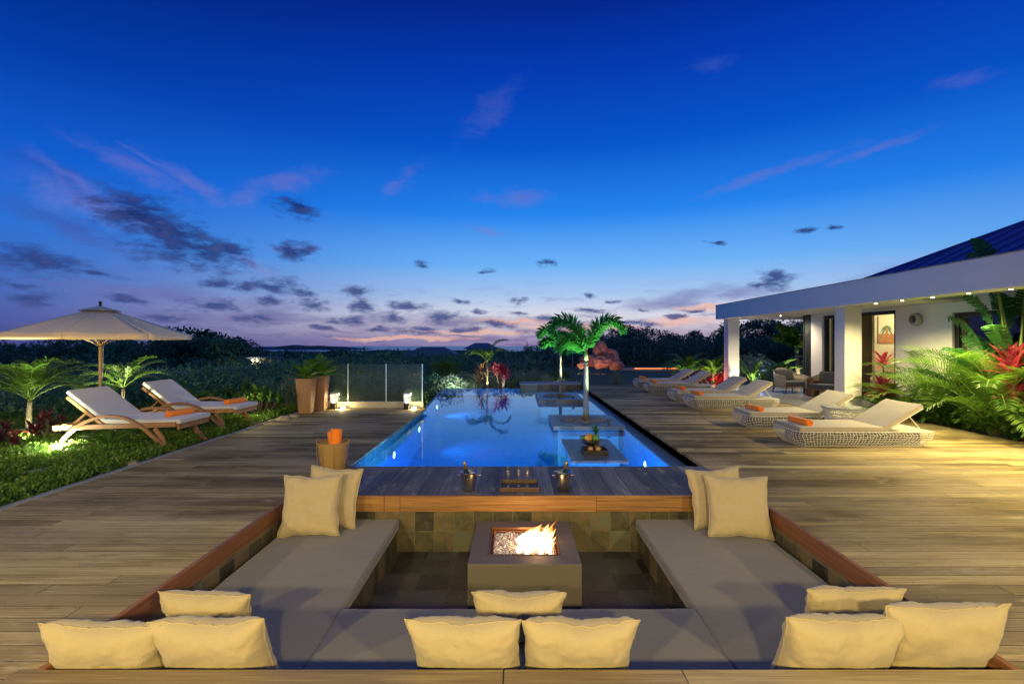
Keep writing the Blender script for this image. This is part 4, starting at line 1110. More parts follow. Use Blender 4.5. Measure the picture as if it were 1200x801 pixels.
# ================================================================== glass screen and lanterns
t = thing('glass_screen', 'clear glass balustrade on a pale kickboard at the far end of the left deck', 'glass screen', (0, 11.47, 0))
for x0, x1 in ((-4.66, -4.06), (-4.03, -3.14), (-3.11, -2.26)):
    b = MB(); b.box(x0, x1, -.006, .006, .16, 1.05); b.build('glass_panel', M['fenceglass'], t)
for x in (-4.67, -4.045, -3.125, -2.25):
    b = MB(); b.box(x - .010, x + .010, -.012, .012, .0, 1.055); b.build('post', M['glassedge'], t)
b = MB(); b.box(-4.70, -2.22, -.03, -.013, .0, .155); b.build('kickboard', simple('pale kickboard', (.42, .38, .28), .6, var=.1), t, bevel=.004)
def lantern(label, x, y, sc_=1):
    t = thing('lantern', label, 'lantern', (x, y, 0), group='square lanterns on the left deck')
    b = MB(); b.box(-.062, .062, -.062, .062, .0, .14); b.build('base', M['black'], t, bevel=.004)
    b = MB()
    for sx_ in (-1, 1):
        for sy_ in (-1, 1): b.box(sx_ * .056 - .008, sx_ * .056 + .008, sy_ * .056 - .008, sy_ * .056 + .008, .141, .36)
    b.box(-.066, .066, -.066, .066, .361, .374); b.build('frame', M['white'], t)
    b = MB()
    for s in (-1, 1):
        b.box(-.047, .047, s * .054 - .002, s * .054 + .002, .142, .358); b.box(s * .054 - .002, s * .054 + .002, -.047, .047, .142, .358)
    b.build('glass', M['clearglass'], t)
    b = MB(); b.lathe([(0, .142), (.028, .142), (.028, .24), (.0, .243)], seg=16); b.build('candle', M['lamp_white'], t, smooth=True, angle=40)
    light('lamp', 'POINT', (0, 0, .30), 4.5, (1, .80, .42), t, rad=.03)
lantern('square glass lantern nearest the planters', -4.53, 11.22); lantern('square glass lantern just right of the one by the planters', -4.33, 11.30); lantern('square glass lantern at the pool end of the glass screen', -2.58, 11.27)
def deckspot(label, x, y, p, tx, ty):
    t = thing('floor_light', label, 'floor light', (x, y, 0))
    b = MB(); b.lathe([(0, 0), (.045, 0), (.045, .05), (.03, .06), (0, .06)], seg=18); b.build('housing', M['chrome'], t, smooth=True, angle=40)
    b = MB(); b.lathe([(.0455, .012), (.048, .02), (.048, .038), (.0455, .046)], seg=18); b.build('lens', M['lamp_white'], t, smooth=True)
    light('lamp', 'POINT', (0, -.07, .05), p, (1, .78, .36), t, rad=.02)
deckspot('small glowing floor light right of the paired lanterns, at the foot of the glass screen', -4.12, 11.33, 13, 0, 0)
deckspot('small glowing floor light at the right end of the glass screen', -2.42, 11.32, 9, 0, 0)

# planters
def planter(label, x, y, s, h, rz, plabel, seed):
    t = thing('planter', label, 'planter', (x, y, 0), rz, group='tall tapered planters')
    b = MB(); w0, w1 = s * .36, s * .5
    v = [(-w0, -w0, 0), (w0, -w0, 0), (w0, w0, 0), (-w0, w0, 0), (-w1, -w1, h), (w1, -w1, h), (w1, w1, h), (-w1, w1, h), (-w1 + .03, -w1 + .03, h), (w1 - .03, -w1 + .03, h), (w1 - .03, w1 - .03, h), (-w1 + .03, w1 - .03, h),
         (-w1 + .035, -w1 + .035, h - .08), (w1 - .035, -w1 + .035, h - .08), (w1 - .035, w1 - .035, h - .08), (-w1 + .035, w1 - .035, h - .08)]
    f = [(3, 2, 1, 0)] + [(a + k, a + (k + 1) % 4, a + 4 + (k + 1) % 4, a + 4 + k) for a in (0, 4, 8) for k in range(4)]
    b.add(v, f); b.build('pot', M['planter'], t, bevel=.006)
    b = MB(); b.quad(v[12], v[13], v[14], v[15]); b.build('soil', M['soil'], t)
    random.seed(seed); p = thing('cycad', plabel, 'cycad', (x, y, h - .08)); b = MB()
    for k in range(17):
        frond(b, (0, 0, .02), k * 2.399 + seed, 1.25 - 1.0 * k / 17, random.uniform(.50, .64), .75, .17, n=20, lw=.022, stem=.18, hang=.1, rr=.008, vee=.35)
    b.build('crown', M['leaf_palm'], p)
    b = MB(); b.lathe([(0, -.01), (.06, 0), (.05, .05), (0, .07)], seg=12); b.build('trunk', M['bark'], p)
planter('taller terracotta tapered planter at the left deck edge', -4.70, 10.66, .35, .78, R(4), 'stiff green cycad in the taller planter', 1)
planter('second terracotta planter, just behind the front one', -4.55, 11.1, .30, .80, R(2), 'stiff green cycad in the planter behind', 2)

# ================================================================== teak loungers and parasol, left
def strip_solid(mb, pts, hw, th, mi=0):
    """flat bent-wood member: path in local xz, width along y, thickness th"""
    n = len(pts); vs = []
    for i, (x, y, z) in enumerate(pts):
        a = Vector(pts[max(0, i - 1)]); b_ = Vector(pts[min(n - 1, i + 1)]); t = (b_ - a).normalized(); nn = Vector((-t.z, 0, t.x))
        p = Vector((x, y, z))
        for s, q in ((-1, -1), (1, -1), (1, 1), (-1, 1)): vs.append(p + Vector((0, s * hw, 0)) + nn * q * th / 2)
    fs = [(i * 4 + k, i * 4 + (k + 1) % 4, i * 4 + 4 + (k + 1) % 4, i * 4 + 4 + k) for i in range(n - 1) for k in range(4)] + [(3, 2, 1, 0), tuple((n - 1) * 4 + k for k in range(4))]
    mb.add(vs, fs, mi)
def teak_lounger(label, x, y, z):
    """foot end at local x=0, head towards -x"""
    t = thing('sun_lounger', label, 'sun lounger', (x, y, z), group='teak sun loungers in the garden')
    for s in (-1, 1):
        b = MB(); strip_solid(b, [(-1.84 + i * .2, s * .36, .33 + .006 * i) for i in range(10)], .016, .07); b.build('rail', M['teak'], t, bevel=.004)
        b = MB(); pts = []
        for i in range(25):
            u = i / 24; xx = -1.72 + 1.62 * u
            zz = .015 + .50 * (math.sin(PI * min(1, u ** .93)) ** .72) if u < .55 else .015 + .50 * math.cos((u - .5) / .5 * PI / 2) ** 1.05 if u < 1 else 0
            pts.append((xx, s * .42, max(.0, zz)))
        strip_solid(b, pts, .024, .042); b.build('arc_leg', M['teak'], t, bevel=.006)
        b = MB(); strip_solid(b, [(-.34, s * .37, .33), (-.24, s * .37, .2), (-.16, s * .37, .0)], .02, .055); b.build('leg', M['teak'], t, bevel=.004)
        b = MB(); strip_solid(b, [(-1.12, s * .33, .36), (-1.40, s * .33, .578), (-1.66, s * .33, .78)], .014, .045); b.build('back_frame', M['teak'], t, bevel=.003)
        b = MB(); strip_solid(b, [(-1.36, s * .30, .585), (-1.62, s * .30, .35)], .011, .03); b.build('prop', M['teak'], t)
    b = MB()
    for i in range(15): b.box(-1.10 + i * .075, -1.05 + i * .075, -.345, .345, .372, .388)
    b.build('seat_slats', M['teak'], t)
    for xx in (-1.83, -.02):
        b = MB(); b.box(xx - .016, xx + .016, -.343, .343, .31, .365); b.build('cross_rail', M['teak'], t)
    c1 = softbox('seat_cushion', -1.10, .02, -.35, .35, .389, .455, M['whitecloth'], t, r=.02, sag=.008)
    b = MB(); piping(b, -1.10, .02, -.35, .35, .452, .004); b.build('piping', M['whitecloth'], c1, smooth=True)
    c2 = softbox('back_cushion', -.72, .0, -.35, .35, 0, .06, M['whitecloth'], t, r=.02, sag=.008)
    c2.location = (-1.105, 0, .40); c2.rotation_euler = (0, R(38), R(.6))
    return t
teak_lounger('teak sun lounger with white cushions, nearer one beside the garden spotlight', -4.95, 7.33, -.0)
t2 = teak_lounger('teak sun lounger with white cushions, farther one beyond the parasol pole', -4.95, 8.75, -.0)
towel('orange rolled towel on the nearer teak lounger', (-5.20, 7.36, .46), (.25, 1, 0), .42, .05, group='rolled orange towels on the teak loungers')
towel('orange rolled towel on the farther teak lounger', (-5.18, 8.78, .46), (.25, 1, 0), .42, .05, group='rolled orange towels on the teak loungers')

t = thing('parasol', 'large cream octagonal parasol on a pale wooden pole between the teak loungers', 'parasol', (-7.0, 8.0, -.05))
b = MB(); b.tube([(0, 0, 0), (0, 0, 2.14)], .024, 12); b.build('pole', M['polewood'], t, smooth=True)
b = MB(); b.lathe([(.0, 0), (.26, 0), (.26, .05), (.05, .07), (.04, .2), (.0, .2)], seg=28); b.build('base', M['kerb'], t, smooth=True, angle=40)
RR = 1.30; zr, za = 1.76, 2.20
def oct_pt(r, z, k, jj=0.0):
    a = R(22.5) + k * PI / 4; return Vector((r * math.cos(a), r * math.sin(a), z))
b = MB()
for k in range(8):
    NS = 10; NT_ = 8
    def fn(u, v, k=k):
        r = .10 + (RR - .10) * v; z = za - (za - zr) * v ** .97
        p = oct_pt(r, z, k).lerp(oct_pt(r, z, k + 1), u); sag_ = -.035 * math.sin(PI * u) * math.sin(PI * min(1, v * .9)) - .006 * math.sin(PI * u) * v
        p.z += sag_; return p
    b.grid(fn, NT_, NS)
    def fv(u, v, k=k):
        p = oct_pt(RR + .004, zr, k).lerp(oct_pt(RR + .004, zr, k + 1), u); p.z -= .006 * math.sin(PI * u) + .075 * v; return p
    b.grid(fv, NT_, 2)
o = b.build('canopy', M['canvas'], t, smooth=True, angle=20)
so = o.modifiers.new('cloth', 'SOLIDIFY'); so.thickness = .004
b = MB()
for k in range(8):
    b.add([(0, 0, za + .055), oct_pt(.30, za - .035, k), oct_pt(.30, za - .035, k + 1)], [(0, 1, 2)])
b.build('vent_cap', M['canvas'], t)
b = MB(); b.lathe([(0, 0), (.022, .0), (.026, .02), (.014, .035), (.026, .055), (.022, .075), (0, .085)], (0, 0, za + .045), 14); b.build('finial', M['bark_dark'], t, smooth=True)
for k in range(8):
    b = MB(); e = oct_pt(RR - .03, zr - .005, k); b.tube([oct_pt(.04, za - .05, k), e], .010, 5); b.build('rib', M['polewood'], t)
    b = MB(); mm = oct_pt(.64, za - (za - zr) * .47 - .06, k); b.tube([oct_pt(.05, zr - .16, k), mm], .009, 5); b.build('strut', M['polewood'], t)
b = MB(); b.lathe([(.03, -.03), (.055, -.02), (.055, .02), (.03, .03)], (0, 0, zr - .16), 16); b.build('hub', M['polewood'], t, smooth=True)
b = MB(); b.tube([(.05, 0, zr - .14), (.045, 0, 1.2), (.03, 0, 1.02)], .003, 4); b.build('cord', M['white'], t)

# ================================================================== woven loungers, right
def weave_shell(mb, hx, hy, h, rc=.14, seed=1, step=.050, rows=7, rad=.0038, taper=.09, bulge=.035):
    random.seed(seed)
    def ring(s_, v):
        """s_ arc length round the rounded rectangle, v height 0..1"""
        inset = taper * (1 - v) ** 1.5 + .02 * (max(0, v - .8) / .2) ** 2 - bulge * math.sin(PI * v) * .6
        ax, ay, r = hx - inset, hy - inset, rc
        per = [2 * (ax - r), PI * r / 2, 2 * (ay - r), PI * r / 2] * 2
        Ltot = sum(per); d = (s_ % 1) * Ltot
        cs = [((-(ax - r), -ay), (1, 0)), ((ax - r, -(ay - r)), None), ((ax, -(ay - r)), (0, 1)), ((ax - r, ay - r), None), ((ax - r, ay), (-1, 0)), ((-(ax - r), ay - r), None), ((-ax, ay - r), (0, -1)), ((-(ax - r), -(ay - r)), None)]
        for i, L_ in enumerate(per):
            if d <= L_ or i == 7:
                p, dr = cs[i]
                if dr: return Vector((p[0] + dr[0] * d, p[1] + dr[1] * d, h * v))
                a = -PI / 2 + (i // 2) * PI / 2 + d / r
                return Vector((p[0] + r * math.cos(a), p[1] + r * math.sin(a), h * v))
            d -= L_
    P_ = 4 * (hx + hy) - 8 * rc + 2 * PI * rc; n = int(P_ / step)
    vs_ = [i / rows for i in range(rows + 1)]
    jig = {}
    def J(i, j):
        if (i % n, j) not in jig: jig[(i % n, j)] = (random.uniform(-.22, .22) / n, random.uniform(-.18, .18) / rows if 0 < j < rows else 0)
        a, c = jig[(i % n, j)]; return ring((i / n + a) % 1, min(1, max(0, vs_[j] + c)))
    for i in range(n):
        mb.tube([J(i, j) for j in range(rows + 1)], rad, 4, cap=False)
    for j in range(rows + 1):
        rr = rad * (1.9 if j in (0, rows) else 1)
        mb.tube([J(i, j) + (Vector((0, 0, random.uniform(-.002, .002)))) for i in range(n)], rr, 4, closed=True)
    return ring
LH = .225
def woven_lounger(label, x0, y0):
    """x0,y0: near left corner; foot end to the left"""
    hx, hy = 1.06, .385
    t = thing('woven_lounger', label, 'sun lounger', (x0 + hx, y0 + hy, 0), group='white woven loungers along the right deck')
    b = MB(); weave_shell(b, hx, hy, LH); b.build('woven_base', M['wicker_white'], t, smooth=True)
    b = MB(); b.box(-hx + .16, hx - .16, -hy + .13, hy - .13, .01, LH - .02); b.build('inner_frame', M['wicker_in'], t)
    b = MB()
    for k in range(22): b.box(-hx + .04 + k * .0955, -hx + .085 + k * .0955, -hy + .03, hy - .03, LH - .004, LH + .006)
    b.build('slats', M['wicker_white'], t)
    c = softbox('seat_cushion', -hx + .05, .27, -hy + .03, hy - .03, LH + .008, LH + .075, M['lounge'], t, r=.018, sag=.004)
    b = MB(); piping(b, -hx + .05, .27, -hy + .03, hy - .03, LH + .071, .0035); b.build('piping', M['lounge'], c, smooth=True)
    bc = softbox('back_cushion', 0, .70, -hy + .03, hy - .03, 0, .068, M['lounge'], t, r=.018, sag=.004)
    bc.location = (.275, 0, LH + .008); bc.rotation_euler = (0, -R(31), 0)
    b = MB(); ca, sa = math.cos(R(31)), math.sin(R(31))
    for s in (-1, 1): b.tube([(.275, s * .33, LH - .004), (.275 + .70 * ca, s * .33, LH - .004 + .70 * sa)], .010, 6)
    b.tube([(.275 + .68 * ca, -.33, LH - .004 + .68 * sa), (.275 + .68 * ca, .33, LH - .004 + .68 * sa)], .010, 6)
    b.build('back_frame', M['wicker_white'], t, smooth=True)
    for s in (-1, 1):
        b = MB(); b.tube([(.275 + .48 * ca, s * .30, LH + .48 * sa - .012), (.275 + .48 * ca + .20, s * .30, LH + .006)], .008, 6); b.build('prop', M['wicker_white'], t)
    return t
first = woven_lounger('white woven lounger nearest the camera on the right deck', 4.27, 7.17)
spots = [('second white woven lounger from the camera, just behind the round side table', 4.27, 8.66), ('third white woven lounger from the camera, nearer one of the middle pair', 4.20, 11.25), ('fourth white woven lounger from the camera, farther one of the middle pair', 4.22, 12.55),
         ('fifth white woven lounger from the camera, nearer one of the far pair', 4.15, 14.75), ('sixth and farthest white woven lounger, at the end of the row', 4.15, 16.15)]
for (lab, x, y), rz in zip(spots, (-1.2, .8, 2.0, -1.6, .9)): dup(first, lab, (x + 1.06, y + .385, 0), R(rz))
names = ['nearest', 'second', 'third', 'fourth', 'fifth', 'farthest']
for k, (x, y) in enumerate([(4.27, 7.17)] + [(a, b_) for _, a, b_ in spots]):
    towel('orange rolled towel at the foot of the %s woven lounger' % names[k], (x + .235 + (.03 if k % 2 else 0), y + .35, LH + .078), (-.10, 1, 0), .44, .052, group='rolled orange towels on the woven loungers')
t = thing('side_table', 'round white woven side table with a glass top, between the two nearest woven loungers', 'side table', (5.72, 8.28, 0))
b = MB()
random.seed(2)
n = 52
for i in range(n):
    a = 2 * PI * i / n
    for sg in (-1, 1):
        pts = []
        for j in range(9):
            v = j / 8; r = .32 - .05 * math.sin(PI * v) - .01 * v; aa = a + sg * v * .55
            pts.append((r * math.cos(aa), r * math.sin(aa), .44 * v))
        b.tube(pts, .0042, 4, cap=False)
for v, r in ((0, .325), (.33, .28), (.66, .275), (1, .315)):
    b.tube([(r * math.cos(k * PI / 24), r * math.sin(k * PI / 24), .44 * v) for k in range(48)], .008, 5, closed=True)
b.build('woven_base', M['wicker_white'], t, smooth=True)
b = MB(); b.lathe([(0, .449), (.34, .449), (.344, .455), (.34, .461), (0, .461)], seg=48); b.build('table_top', glassmat('table glass', tint=(.75, .85, .85), body=.12, bodycol=(.6, .7, .72)), t, smooth=True, angle=40)
# ================================================================== house
XF, YE = 7.45, 17.65; ZS, ZT = 2.42, 2.93; XW = 9.13
hs = thing('house', 'white flat fronted villa with deep eaves and a blue hipped roof along the right side', 'house', (0, 0, 0))
b = MB(); b.box(XF, XF + .30, -4, YE, ZS, ZT); b.box(XF + .301, 14, YE - .30, YE, ZS, ZT); b.build('fascia', M['white'], hs)
b = MB(); b.box(XF + .301, XF + .62, -4, YE - .301, ZS + .015, ZS + .2); b.box(XF + .621, XW + .3, 9.6, YE - .301, ZS + .016, ZS + .2); b.box(XW + .301, 14, 9.6, YE - .301, ZS + .05, ZS + .2); b.box(XW - .02, XW + .3, -4, 9.598, ZS + .0, ZT - .05)
b.build('soffit', M['soffit'], hs)
for k, (x, y) in enumerate(((7.74, 11.15), (7.74, 17.25))):
    b = MB(); b.box(x, x + .40, y, y + .36, -.05, ZS + .012); b.build('column', M['white'], hs, bevel=.006)
def wallbox(y0, y1, z0=-.2, z1=ZS + .012, x0=XW, x1=XW + .22):
    b = MB(); b.box(x0, x1, y0, y1, z0, z1); return b
wallbox(9.92, 11.4).build('wall', M['white'], hs)
wallbox(14.1, 14.62, x0=XW - .02).build('wall', M['white'], hs)
wallbox(-4, 6.2).build('wall', M['white'], hs); wallbox(6.2, 9.92, -.2, .55).build('wall', M['white'], hs); wallbox(6.2, 9.92, 2.20, 2.42).build('wall', M['white'], hs)
b = MB(); b.box(XW + .221, 13.6, 15.0, 15.15, -.2, ZS); b.box(13.6, 13.8, 5, 15.15, -.2, ZS); b.box(XW + .221, 13.6, 9.7, 9.9, -.2, ZS); 
b.build('inner_wall', simple('warm plaster', (.58, .52, .36), .8, var=.05), hs)
# window
wd = MB(); x = XW + .05
for q in ((x, x + .08, 6.2, 6.28, .55, 2.2), (x, x + .08, 9.82, 9.92, .55, 2.2), (x, x + .08, 6.28, 9.82, .55, .63), (x, x + .08, 6.28, 9.82, 2.11, 2.2), (x, x + .08, 8.0, 8.07, .63, 2.11)): wd.box(*q)
wo_ = wd.build('window', M['darkframe'], hs)
b = MB(); b.box(x + .03, x + .04, 6.28, 8.0, .63, 2.11); b.box(x + .03, x + .04, 8.07, 9.82, .63, 2.11)
b.build('pane', glassmat('window glass', tint=(.5, .55, .6), ior=1.9), wo_)
b = MB(); b.box(XW + .5, XW + .52, 5.6, 9.69, -.1, 2.42); b.build('inner_wall', simple('grey curtain', (.22, .22, .24), .9), hs)
# sliding door
b = MB()
for q in ((x, x + .09, 11.4, 11.5, .02, 2.36), (x, x + .09, 14.0, 14.1, .02, 2.36), (x, x + .09, 11.5, 14.0, 2.27, 2.36), (x + .1, x + .16, 12.9, 12.96, .02, 2.27)): b.box(*q)
dr = b.build('door', M['darkframe'], hs)
wallbox(11.4, 14.1, 2.365, ZS + .012).build('wall', M['white'], hs)
b = MB(); b.box(x + .12, x + .13, 12.96, 14.0, .03, 2.27); b.build('pane', M['fenceglass'], dr)
b = MB(); b.grid(lambda u, v: (x + .32 + .035 * math.sin(u * 60), 13.5 + u * .5, .03 + v * 2.33), 120, 2); cu = b.build('curtain', leafmat('cream curtain', (.50, .47, .34), (.56, .53, .40), trans=.5), hs, smooth=True)
# end glazing beyond the pier
b = MB(); b.box(XW + .02, XW + .03, 14.62, 15.02, .02, 2.38); ed = b.build('pane', M['fenceglass'], hs)
b = MB(); b.box(XW, XW + .05, 15.02, 15.06, .0, ZS + .012); b.box(XW, XW + .05, 14.62, 15.02, 2.381, ZS + .012); b.build('frame', M['darkframe'], hs)
b = MB(); b.box(XW + .12, XW + .14, 14.65, 14.98, .02, 1.5); b.build('blind', simple('olive blind', (.22, .21, .13), .8), hs)
# hipped roof
mt, g = newmat('blue metal roof'); s = g.sep(wpos(g))
sm_ = g.m('LESS_THAN', g.m('FRACT', g.m('DIVIDE', s[1], .33)), .06)
principled(g, Base_Color=g.mix(sm_, (.025, .05, .26), (.04, .08, .36)), Roughness=.45, Metallic=.0, Specular_IOR_Level=.3)
M['roof'] = mt
ex, ey, rz_ = 8.2, 12.1, .49; tt = 3.6; zt = ZT + .0; y0 = -6
b = MB()
b.add([(ex, ey, zt), (ex, y0, zt), (ex + tt, y0, zt + tt * rz_), (ex + tt, ey - tt, zt + tt * rz_), (ex + 2 * tt, ey, zt), (ex + 2 * tt, y0, zt)], [(0, 3, 2, 1), (0, 4, 3), (4, 5, 2, 3)])
b.add([(ex, ey, zt - .12), (ex, y0, zt - .12), (ex + 2 * tt, y0, zt - .12), (ex + 2 * tt, ey, zt - .12)], [(0, 1, 2, 3)])
b.quad((ex, ey, zt), (ex, y0, zt), (ex, y0, zt - .12), (ex, ey, zt - .12)); b.quad((ex, ey, zt), (ex + 2 * tt, ey, zt), (ex + 2 * tt, ey, zt - .12), (ex, ey, zt - .12))
for k in range(44):
    y = ey - .38 - k * .42; u1 = min(tt, ey - y)
    b.add([(ex, y - .014, zt + .004), (ex, y + .014, zt + .004), (ex + u1, y + .014, zt + .004 + u1 * rz_), (ex + u1, y - .014, zt + .004 + u1 * rz_), (ex, y, zt + .034), (ex + u1, y, zt + .034 + u1 * rz_)], [(0, 3, 5, 4), (1, 4, 5, 2), (0, 4, 1)])
rf = b.build('roof', M['roof'], hs)
b = MB(); b.box(XF - .012, XF + .31, -4, YE + .012, ZT + .001, ZT + .022); b.build('drip_edge', M['kerb'], hs)
b = MB(); b.tube([(ex, ey, zt + .01), (ex + tt, ey - tt, zt + tt * rz_ + .01)], .035, 6); b.build('hip_cap', M['roof'], rf)
# flat roof slab behind the parapet
b = MB(); b.box(XF + .301, 14, 9.62, YE - .302, ZS + .205, ZS + .26); b.build('roof_slab', M['kerb'], rf)
# downlights in the eaves
for k in range(15):
    y = 10.1 - k * .69
    b = MB(); b.lathe([(.030, .004), (.046, .0), (.048, .006), (.046, .010), (.030, .010)], (7.67, y, ZS - .012), 20)
    dl = b.build('downlight', M['chrome'], hs, smooth=True)
    b = MB(); b.lathe([(0, -.004), (.024, -.003), (.03, .006), (0, .007)], (7.67, y, ZS - .010), 16); b.build('lens', M['lamp_warm'], dl)
    light('lamp', 'SPOT', (7.67, y, ZS - .03), 215, (1, .80, .32), dl, (7.60, y, 0), 150, .7, .03)
# ceiling lights over the terrace, facing down
for k, (x, y) in enumerate(((8.5, 15.2),)):
    b = MB(); b.lathe([(.030, .004), (.046, .0), (.048, .006), (.046, .010), (.030, .010)], (x, y, ZS + .003), 20)
    dl = b.build('downlight', M['chrome'], hs, smooth=True)
    b = MB(); b.lathe([(0, -.004), (.024, -.003), (.03, .006), (0, .007)], (x, y, ZS + .004), 16); b.build('lens', M['lamp_warm'], dl)
    light('lamp', 'SPOT', (x, y, ZS - .02), 190, (1, .80, .48), dl, (x, y, 0), 160, .6, .03)
light('room_lamp', 'POINT', (11.3, 13.0, 2.2), 70, (1, .82, .46), rad=.15)
light('room_lamp', 'POINT', (10.3, 11.3, 2.2), 50, (1, .82, .46), rad=.15)
# the eaves behind the camera: the same warm downlights on the wing that closes the deck
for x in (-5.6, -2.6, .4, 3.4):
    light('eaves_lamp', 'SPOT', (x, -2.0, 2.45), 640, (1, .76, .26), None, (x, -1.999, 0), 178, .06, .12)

# wall painting seen through the door
pt = thing('painting', 'tall painting of a palm on orange ground, hanging inside the lit room', 'painting', (10.93, 14.0, .93))
pt.scale = (.52, 1, .62)
b = MB(); b.box(-.46, .46, -.03, .0, 1.0, 2.25); b.build('canvas', simple('painting sky', (.50, .48, .34), .7), pt)
b = MB(); b.box(-.46, .46, -.034, -.0305, 1.0, 1.45); b.build('painted_ground', simple('painted orange', (.30, .13, .05), .7, var=.5, scale=9), pt)
b = MB(); 
for k in range(8):
    a = k / 7 * PI * 1.2 - .3 + .1 * (k % 2); pp = []
    for i in range(6):
        u = i / 5; pp.append(Vector((.40 * u * math.cos(a), -.036 - .001 * (k % 3), 1.72 + .40 * u * math.sin(a) - .34 * u * u)))
    for i in range(5):
        w0 = .05 * math.sin(PI * (i / 5 * .9 + .1)); w1 = .05 * math.sin(PI * ((i + 1) / 5 * .9 + .1)); nrm_ = Vector((-math.sin(a), 0, math.cos(a)))
        b.quad(pp[i] - nrm_ * w0, pp[i + 1] - nrm_ * w1, pp[i + 1] + nrm_ * w1, pp[i] + nrm_ * w0)
b.build('painted_fronds', simple('painted green', (.05, .13, .06), .7, var=.4, scale=12), pt)
b = MB(); b.box(-.06, .07, -.0385, -.0365, 1.2, 1.72); b.build('painted_trunk', simple('painted brown', (.30, .12, .04), .7, var=.4, scale=20), pt)
pw_ = MB(); pw_.box(10.6, 13.598, 14.004, 14.1, .01, 2.46); pw_.build('inner_wall', simple('partition plaster', (.55, .50, .36), .8), hs)

# terrace furniture
def armchair(label, loc, rz, seatm, shell, sc_=1):
    t = thing('armchair', label, 'armchair', loc, rz)
    b = MB()
    def shellp(u, v):
        a = PI * (1.08 - 1.16 * u) ; r = .40
        x = r * math.cos(a) * .95; y = .04 + r * .92 * max(-.35, math.sin(a)) if math.sin(a) > -.2 else -.33
        z = .20 + v * (.34 + .16 * max(0, math.sin(a)) ** 1.5)
        return Vector((x * (1 + .06 * v), (-.34 + .02 if u in (0, 1) else 0) * 0 + y * (1 + .06 * v), z))
    # straight arms that curve into the back
    path = [(-.38, -.32), (-.39, -.1), (-.38, .12), (-.30, .29), (-.15, .36), (0, .375), (.15, .36), (.30, .29), (.38, .12), (.39, -.1), (.38, -.32)]
    hz = [.30, .32, .34, .42, .50, .52, .50, .42, .34, .32, .30]
    n_ = 90; prev = None
    for i in range(n_ + 1):
        q = i / n_ * 10; k = min(9, int(q)); f = q - k
        x = path[k][0] * (1 - f) + path[k + 1][0] * f; y = path[k][1] * (1 - f) + path[k + 1][1] * f; h_ = hz[k] * (1 - f) + hz[k + 1] * f
        b.tube([(x, y, .20), (x * 1.04, y * 1.04, .20 + h_)], .0105, 5)
    b.build('woven_shell', shell, t, smooth=True)
    b = MB(); b.tube([(p[0] * 1.04, p[1] * 1.04, .21 + h_) for p, h_ in zip(path, hz)], .017, 8); b.build('top_rail', shell, t, smooth=True)
    for sx_ in (-1, 1):
        for sy_, in ((-1,), (1,)):
            b = MB(); b.tube([(sx_ * .31, sy_ * .27, .22), (sx_ * .34, sy_ * .30, 0)], [.024, .015], 8); b.build('leg', M['teak'], t, smooth=True)
    b = MB(); b.box(-.36, .36, -.33, .30, .18, .22); b.build('seat_frame', M['teak'], t, bevel=.008)
    softbox('seat_cushion', -.34, .34, -.36, .24, .222, .36, seatm, t, r=.04, sag=.015)
    c = softbox('back_cushion', -.31, .31, -.07, .07, 0, .36, seatm, t, r=.05, sag=.01); c.location = (0, .22, .35); c.rotation_euler = (R(-14), 0, 0)
    return t
armchair('rope backed armchair with charcoal cushions on the terrace, facing the pool', (8.60, 14.9, .012), R(8), M['greycloth'], M['rope'])
armchair('second rope backed armchair, turned away beside the pier', (9.0, 13.75, .012), R(-60), M['greycloth'], M['rope'])
armchair('rounded beige armchair inside the lit room', (10.2, 12.95, .012), R(-30), M['beige'], M['beige'])
t = thing('stool_table', 'dark round wooden stool table between the terrace armchairs', 'side table', (8.75, 14.0, .012))
b = MB(); b.lathe([(0, 0), (.17, 0), (.185, .01), (.165, .22), (.19, .42), (.185, .44), (0, .44)], seg=28); b.build('body', M['walnut'], t, smooth=True, angle=40)
b = MB(); b.lathe([(0, .441), (.2, .441), (.2, .46), (0, .46)], seg=28); b.build('top', M['teak'], t, smooth=True, angle=40)
t = thing('ash_bowl', 'small black bowl on the wooden stool table', 'bowl', (8.73, 13.98, .474))
b = MB(); b.lathe([(0, 0), (.04, 0), (.07, .035), (.063, .035), (.035, .008), (0, .008)], seg=20); b.build('dish', M['black'], t, smooth=True)
t = thing('sideboard', 'low dark cabinet against the room wall below the painting', 'cabinet', (10.55, 13.6, .012))
b = MB(); b.box(-.5, .5, -.2, .2, .1, .62); b.build('body', M['walnut'], t, bevel=.008)
b = MB(); b.box(-.52, .52, -.22, .22, .62, .65); b.build('top', M['black'], t, bevel=.004)
for sx_ in (-.42, .42):
    for sy_ in (-.15, .15):
        b = MB(); b.box(sx_ - .02, sx_ + .02, sy_ - .02, sy_ + .02, 0, .1); b.build('leg', M['black'], t)
t = thing('wall_shadow_form', 'solid oval standing for a patch of shade high on the white wall beside the window', 'shadow', (XW - .002, 10.75, 2.1))  # solid body modelled where only a shape of shade falls on the wall
b = MB(); b.lathe([(0, 0), (.13, .0), (.15, .03), (.14, .10), (.10, .13), (0, .135)], axis=(-1, 0, 0), seg=28); b.build('body', simple('grey speaker shell', (.42, .42, .40), .5), t, smooth=True)
b = MB(); b.lathe([(0, .136), (.095, .134), (0, .142)], axis=(-1, 0, 0), seg=24); b.build('front_disc', M['greycloth'], t, smooth=True)

